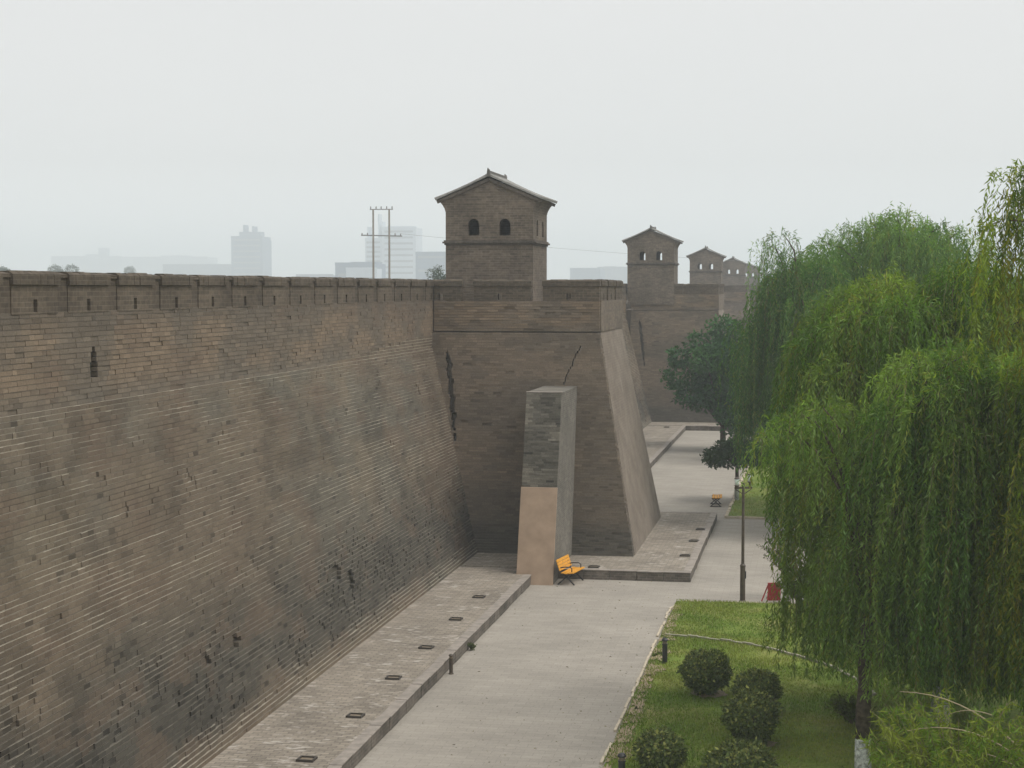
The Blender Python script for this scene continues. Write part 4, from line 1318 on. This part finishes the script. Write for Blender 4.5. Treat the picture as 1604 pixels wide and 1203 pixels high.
# grass blades on the near lawn and tufts on the far one
def grass():
    r = np.random.default_rng(5)
    n = 150000
    x = r.uniform(-4.75, 4.0, n); y = 33 + (61.1 - 33) * r.random(n)
    keep = fbm(x * .8, y * .8, 71, 3) + r.normal(0, .12, n) > .36
    x, y = x[keep], y[keep]; n = len(x)
    x2 = r.uniform(-4.1, 1, 9000); y2 = r.uniform(84.1, 100, 9000)
    x = np.concatenate([x, x2]); y = np.concatenate([y, y2]); n = len(x)
    h = .05 * r.uniform(.5, 1.5, n) * (.7 + .8 * fbm(x * .6, y * .6, 79, 3))
    a = r.uniform(0, 6.28, n); w = .011
    b = np.stack([x, y, np.full(n, .075)], 1)
    s = np.stack([np.cos(a), np.sin(a), 0 * a], 1) * w
    tip = b + np.stack([r.normal(0, .025, n), r.normal(0, .025, n), h], 1)
    V = np.stack([b - s, b + s, tip], 1).reshape(-1, 3)
    t = fbm(x * .5 + 9, y * .5, 83, 4)[:, None]
    c = np.array([.125, .205, .024]) + (np.array([.22, .26, .046]) - np.array([.125, .205, .024])) * np.clip((t - .35) * 3, 0, 1)
    c = c + (np.array([.27, .23, .11]) - c) * (r.random((n, 1)) < .08)
    c = np.clip(c * (1 + r.normal(0, .18, (n, 1))), .01, .5)
    tag(np_mesh('grass', V, np.arange(3 * n).reshape(-1, 3), M['grass'], None, c), 'short mown green grass blades covering the lawns', 'grass', kind='stuff')
grass()

def litter():
    r = np.random.default_rng(15)
    n = 420
    x = np.concatenate([-4.8 - np.abs(r.normal(0, 1.6, n // 2)), r.uniform(-10.2, -4.9, n - n // 2)]); y = 36 + 46 * r.random(n) ** 1.2
    x = np.clip(x, -10.2, -4.85)
    P = np.stack([x, y, np.full(n, .008)], 1); a = r.uniform(0, 6.28, n)
    D = unit(np.stack([np.cos(a), np.sin(a), r.normal(0, .12, n)], 1))
    L = r.uniform(.04, .09, n)
    c = np.where(r.random((n, 1)) < .5, np.array([.2, .17, .06]), np.array([.13, .1, .055])) * r.uniform(.7, 1.3, (n, 1))
    o = leaves_mesh('leaf_litter', P, D, L, L * .28, c, M['dense_leaf'], None, 3)
    tag(o, 'scattered dry willow leaves lying on the paved path', 'leaf litter', kind='stuff')
litter()

# ------------------------------------------------------------------ beyond the wall: poles, wires, far city
px0 = at(585, 435, 200).x; px1 = at(610, 435, 200).x; zt = at(0, 332, 200).z
pole = empty('power_pole', ((px0 + px1) / 2, 200, 0))
for xx in (px0, px1):
    m = MB(); m.tube([(xx, 200, 0), (xx, 200, zt)], [.16, .1], 10); m.build('post', M['concrete_pole'], pole)
z2 = at(0, 372, 200).z
m = MB(); m.bar((px0 - .4, 200, zt - .05), (px1 + .45, 200, zt - .05), .08, .1); m.build('top_crossarm', M['steel'], pole)
m = MB(); m.bar((px0 - 1.5, 200.15, z2 + .05), (px1 + 1.5, 200.15, z2 - .08), .1, .13); m.build('lower_crossarm', M['steel'], pole)
ins = [(px0 - .3, zt), (px0 + .35, zt), ((px0 + px1) / 2, zt), (px1 - .3, zt), (px1 + .35, zt), (px0 - 1.35, z2), (px1 + 1.35, z2 - .1), (px0 - .7, z2), (px1 + .7, z2 - .05)]
for (xx, zz) in ins:
    m = MB(); m.lathe((xx, 200, zz + .02), [(.06, 0), (.09, .08), (.05, .14), (.08, .2), (.03, .3)], 8); m.build('insulator', M['steel'], pole)
tag(pole, 'twin post power pole with two crossarms rising behind the wall', 'power pole')
def wire(p, q, sag, label):
    m = MB(); p, q = Vector(p), Vector(q)
    m.tube([p.lerp(q, t / 24) - Vector((0, 0, sag * 4 * (t / 24) * (1 - t / 24))) for t in range(25)], .014, 5)
    tag(m.build('power_line', M['steel']), label, 'cable', 'power lines from the twin pole')
wire((px1 + 1.35, 200, z2 + .2), (60, 330, 15), 2.0, 'thin power line sagging right from the pole past the nearest watchtower')

def building(u0, u1, v, Y, dp, label, mat, floors=0, extra=None, name='distant_building', bays=0):
    Y, dp = Y * 2.3, dp * 1.6
    a, b = at(u0, v, Y), at(u1, v, Y)
    root = empty(name, ((a.x + b.x) / 2, Y, 0))
    m = MB(); m.box(a.x, b.x, Y, Y + dp, 0, a.z)
    if extra:
        for (e0, e1, ev) in extra:
            p, q = at(e0, ev, Y), at(e1, ev, Y)
            m.box(p.x, q.x, Y + dp * .2, Y + dp * .7, a.z + .01, p.z)
    m.build('wall', mat, root)
    m = MB(); m.box(a.x - .2, b.x + .2, Y - .2, Y + .15, a.z - 1.2, a.z + 1.0); m.build('roof_edge', mat, root)
    for f in range(floors):
        z = 14 + (a.z - 18) * f / max(1, floors - 1) if floors > 1 else a.z * .7
        m = MB()
        w = (b.x - a.x) * .08
        m.box(a.x + w, b.x - w, Y - .06, Y + .1, z - 1.1, z + 1.1)
        m.build('window_band', M['window_dark'], root)
    return tag(root, label, 'building')
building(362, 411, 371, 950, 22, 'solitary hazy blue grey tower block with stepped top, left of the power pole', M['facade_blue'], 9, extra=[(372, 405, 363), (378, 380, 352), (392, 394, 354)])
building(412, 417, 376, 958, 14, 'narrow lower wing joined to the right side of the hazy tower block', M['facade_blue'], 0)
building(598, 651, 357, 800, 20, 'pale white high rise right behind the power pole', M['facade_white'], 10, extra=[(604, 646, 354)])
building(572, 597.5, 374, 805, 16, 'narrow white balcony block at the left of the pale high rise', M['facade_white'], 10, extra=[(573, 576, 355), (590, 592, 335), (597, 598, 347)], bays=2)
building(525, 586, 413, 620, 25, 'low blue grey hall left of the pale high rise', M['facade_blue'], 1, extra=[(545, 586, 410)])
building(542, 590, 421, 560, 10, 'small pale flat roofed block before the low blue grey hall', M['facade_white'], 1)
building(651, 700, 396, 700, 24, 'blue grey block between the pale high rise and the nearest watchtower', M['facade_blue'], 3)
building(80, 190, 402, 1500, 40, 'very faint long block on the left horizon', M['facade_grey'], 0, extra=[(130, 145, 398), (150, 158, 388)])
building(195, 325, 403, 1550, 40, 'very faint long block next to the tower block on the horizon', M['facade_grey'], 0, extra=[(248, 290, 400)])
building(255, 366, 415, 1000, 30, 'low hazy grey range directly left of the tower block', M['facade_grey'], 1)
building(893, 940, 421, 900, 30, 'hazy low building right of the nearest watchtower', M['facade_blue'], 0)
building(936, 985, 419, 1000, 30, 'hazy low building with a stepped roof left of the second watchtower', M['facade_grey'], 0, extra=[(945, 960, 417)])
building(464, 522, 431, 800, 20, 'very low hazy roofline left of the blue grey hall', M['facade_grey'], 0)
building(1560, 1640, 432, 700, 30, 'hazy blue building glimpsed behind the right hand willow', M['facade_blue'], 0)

for i, (u, v, Y, w, lb) in enumerate(((12, 414, 520, 5.0, 'hazy tree top at the far left above the wall'), (98, 413, 560, 5.0, 'hazy round tree top above the wall, second from the left'),
                                   (208, 419, 900, 6.0, 'faint low tree top above the wall before the long horizon block'),
                                   (688, 415, 190, 1.3, 'thin small tree top behind the wall beside the nearest watchtower'))):
    p = at(u, v, Y)
    leafy_tree((p.x, Y, 0), ball(0, 0, p.z - w * 1.25, w * .85, w * 1.15, 22, w * .42, 40 + i), 80 + i, leaf=.35 if Y > 200 else .2, per=230 if Y > 200 else 260, colA=(.04, .065, .04), colB=(.06, .085, .05), trunk_r=.25 if Y > 200 else .1, fork=max(1, p.z - w * 3.0), label=lb, name='distant_tree')
# trees closing the view behind the willows
for i, (x, y, z, w, lb) in enumerate(((8, 118, 8, 3.6, 'leafy tree behind the big rounded willow'), (15, 100, 7.5, 3.6, 'leafy tree far right behind the willows'), (3.5, 140, 8, 3.6, 'leafy tree deep behind the willows near the third watchtower'), (11, 62, 6, 3.0, 'leafy tree between the near and far willows at the right edge'))):
    leafy_tree((x, y, 0), ball(0, 0, z - w * .7, w * .85, w * .9, 20, w * .42, 60 + i), 90 + i, leaf=.3, per=260, colA=(.035, .07, .03), colB=(.06, .1, .04), trunk_r=.22, fork=2.2, label=lb, name='locust_tree')

# ------------------------------------------------------------------ haze
HAZE = 0.00068
m = MB(); m.box(-2950, 2950, -80, 4400, -1.2, 105)
hz = NT('haze')
hz.n.remove(hz.p)
pv = hz.n.new('ShaderNodeVolumePrincipled')
pv.inputs['Color'].default_value = (.875, .945, 1.0, 1)
pv.inputs['Density'].default_value = HAZE
pv.inputs['Anisotropy'].default_value = 0.0
hz.l.new(pv.outputs[0], hz.n['Material Output'].inputs['Volume'])
tag(m.build('haze', hz.mat), 'pale bluish air haze over the whole scene', 'haze', kind='stuff')
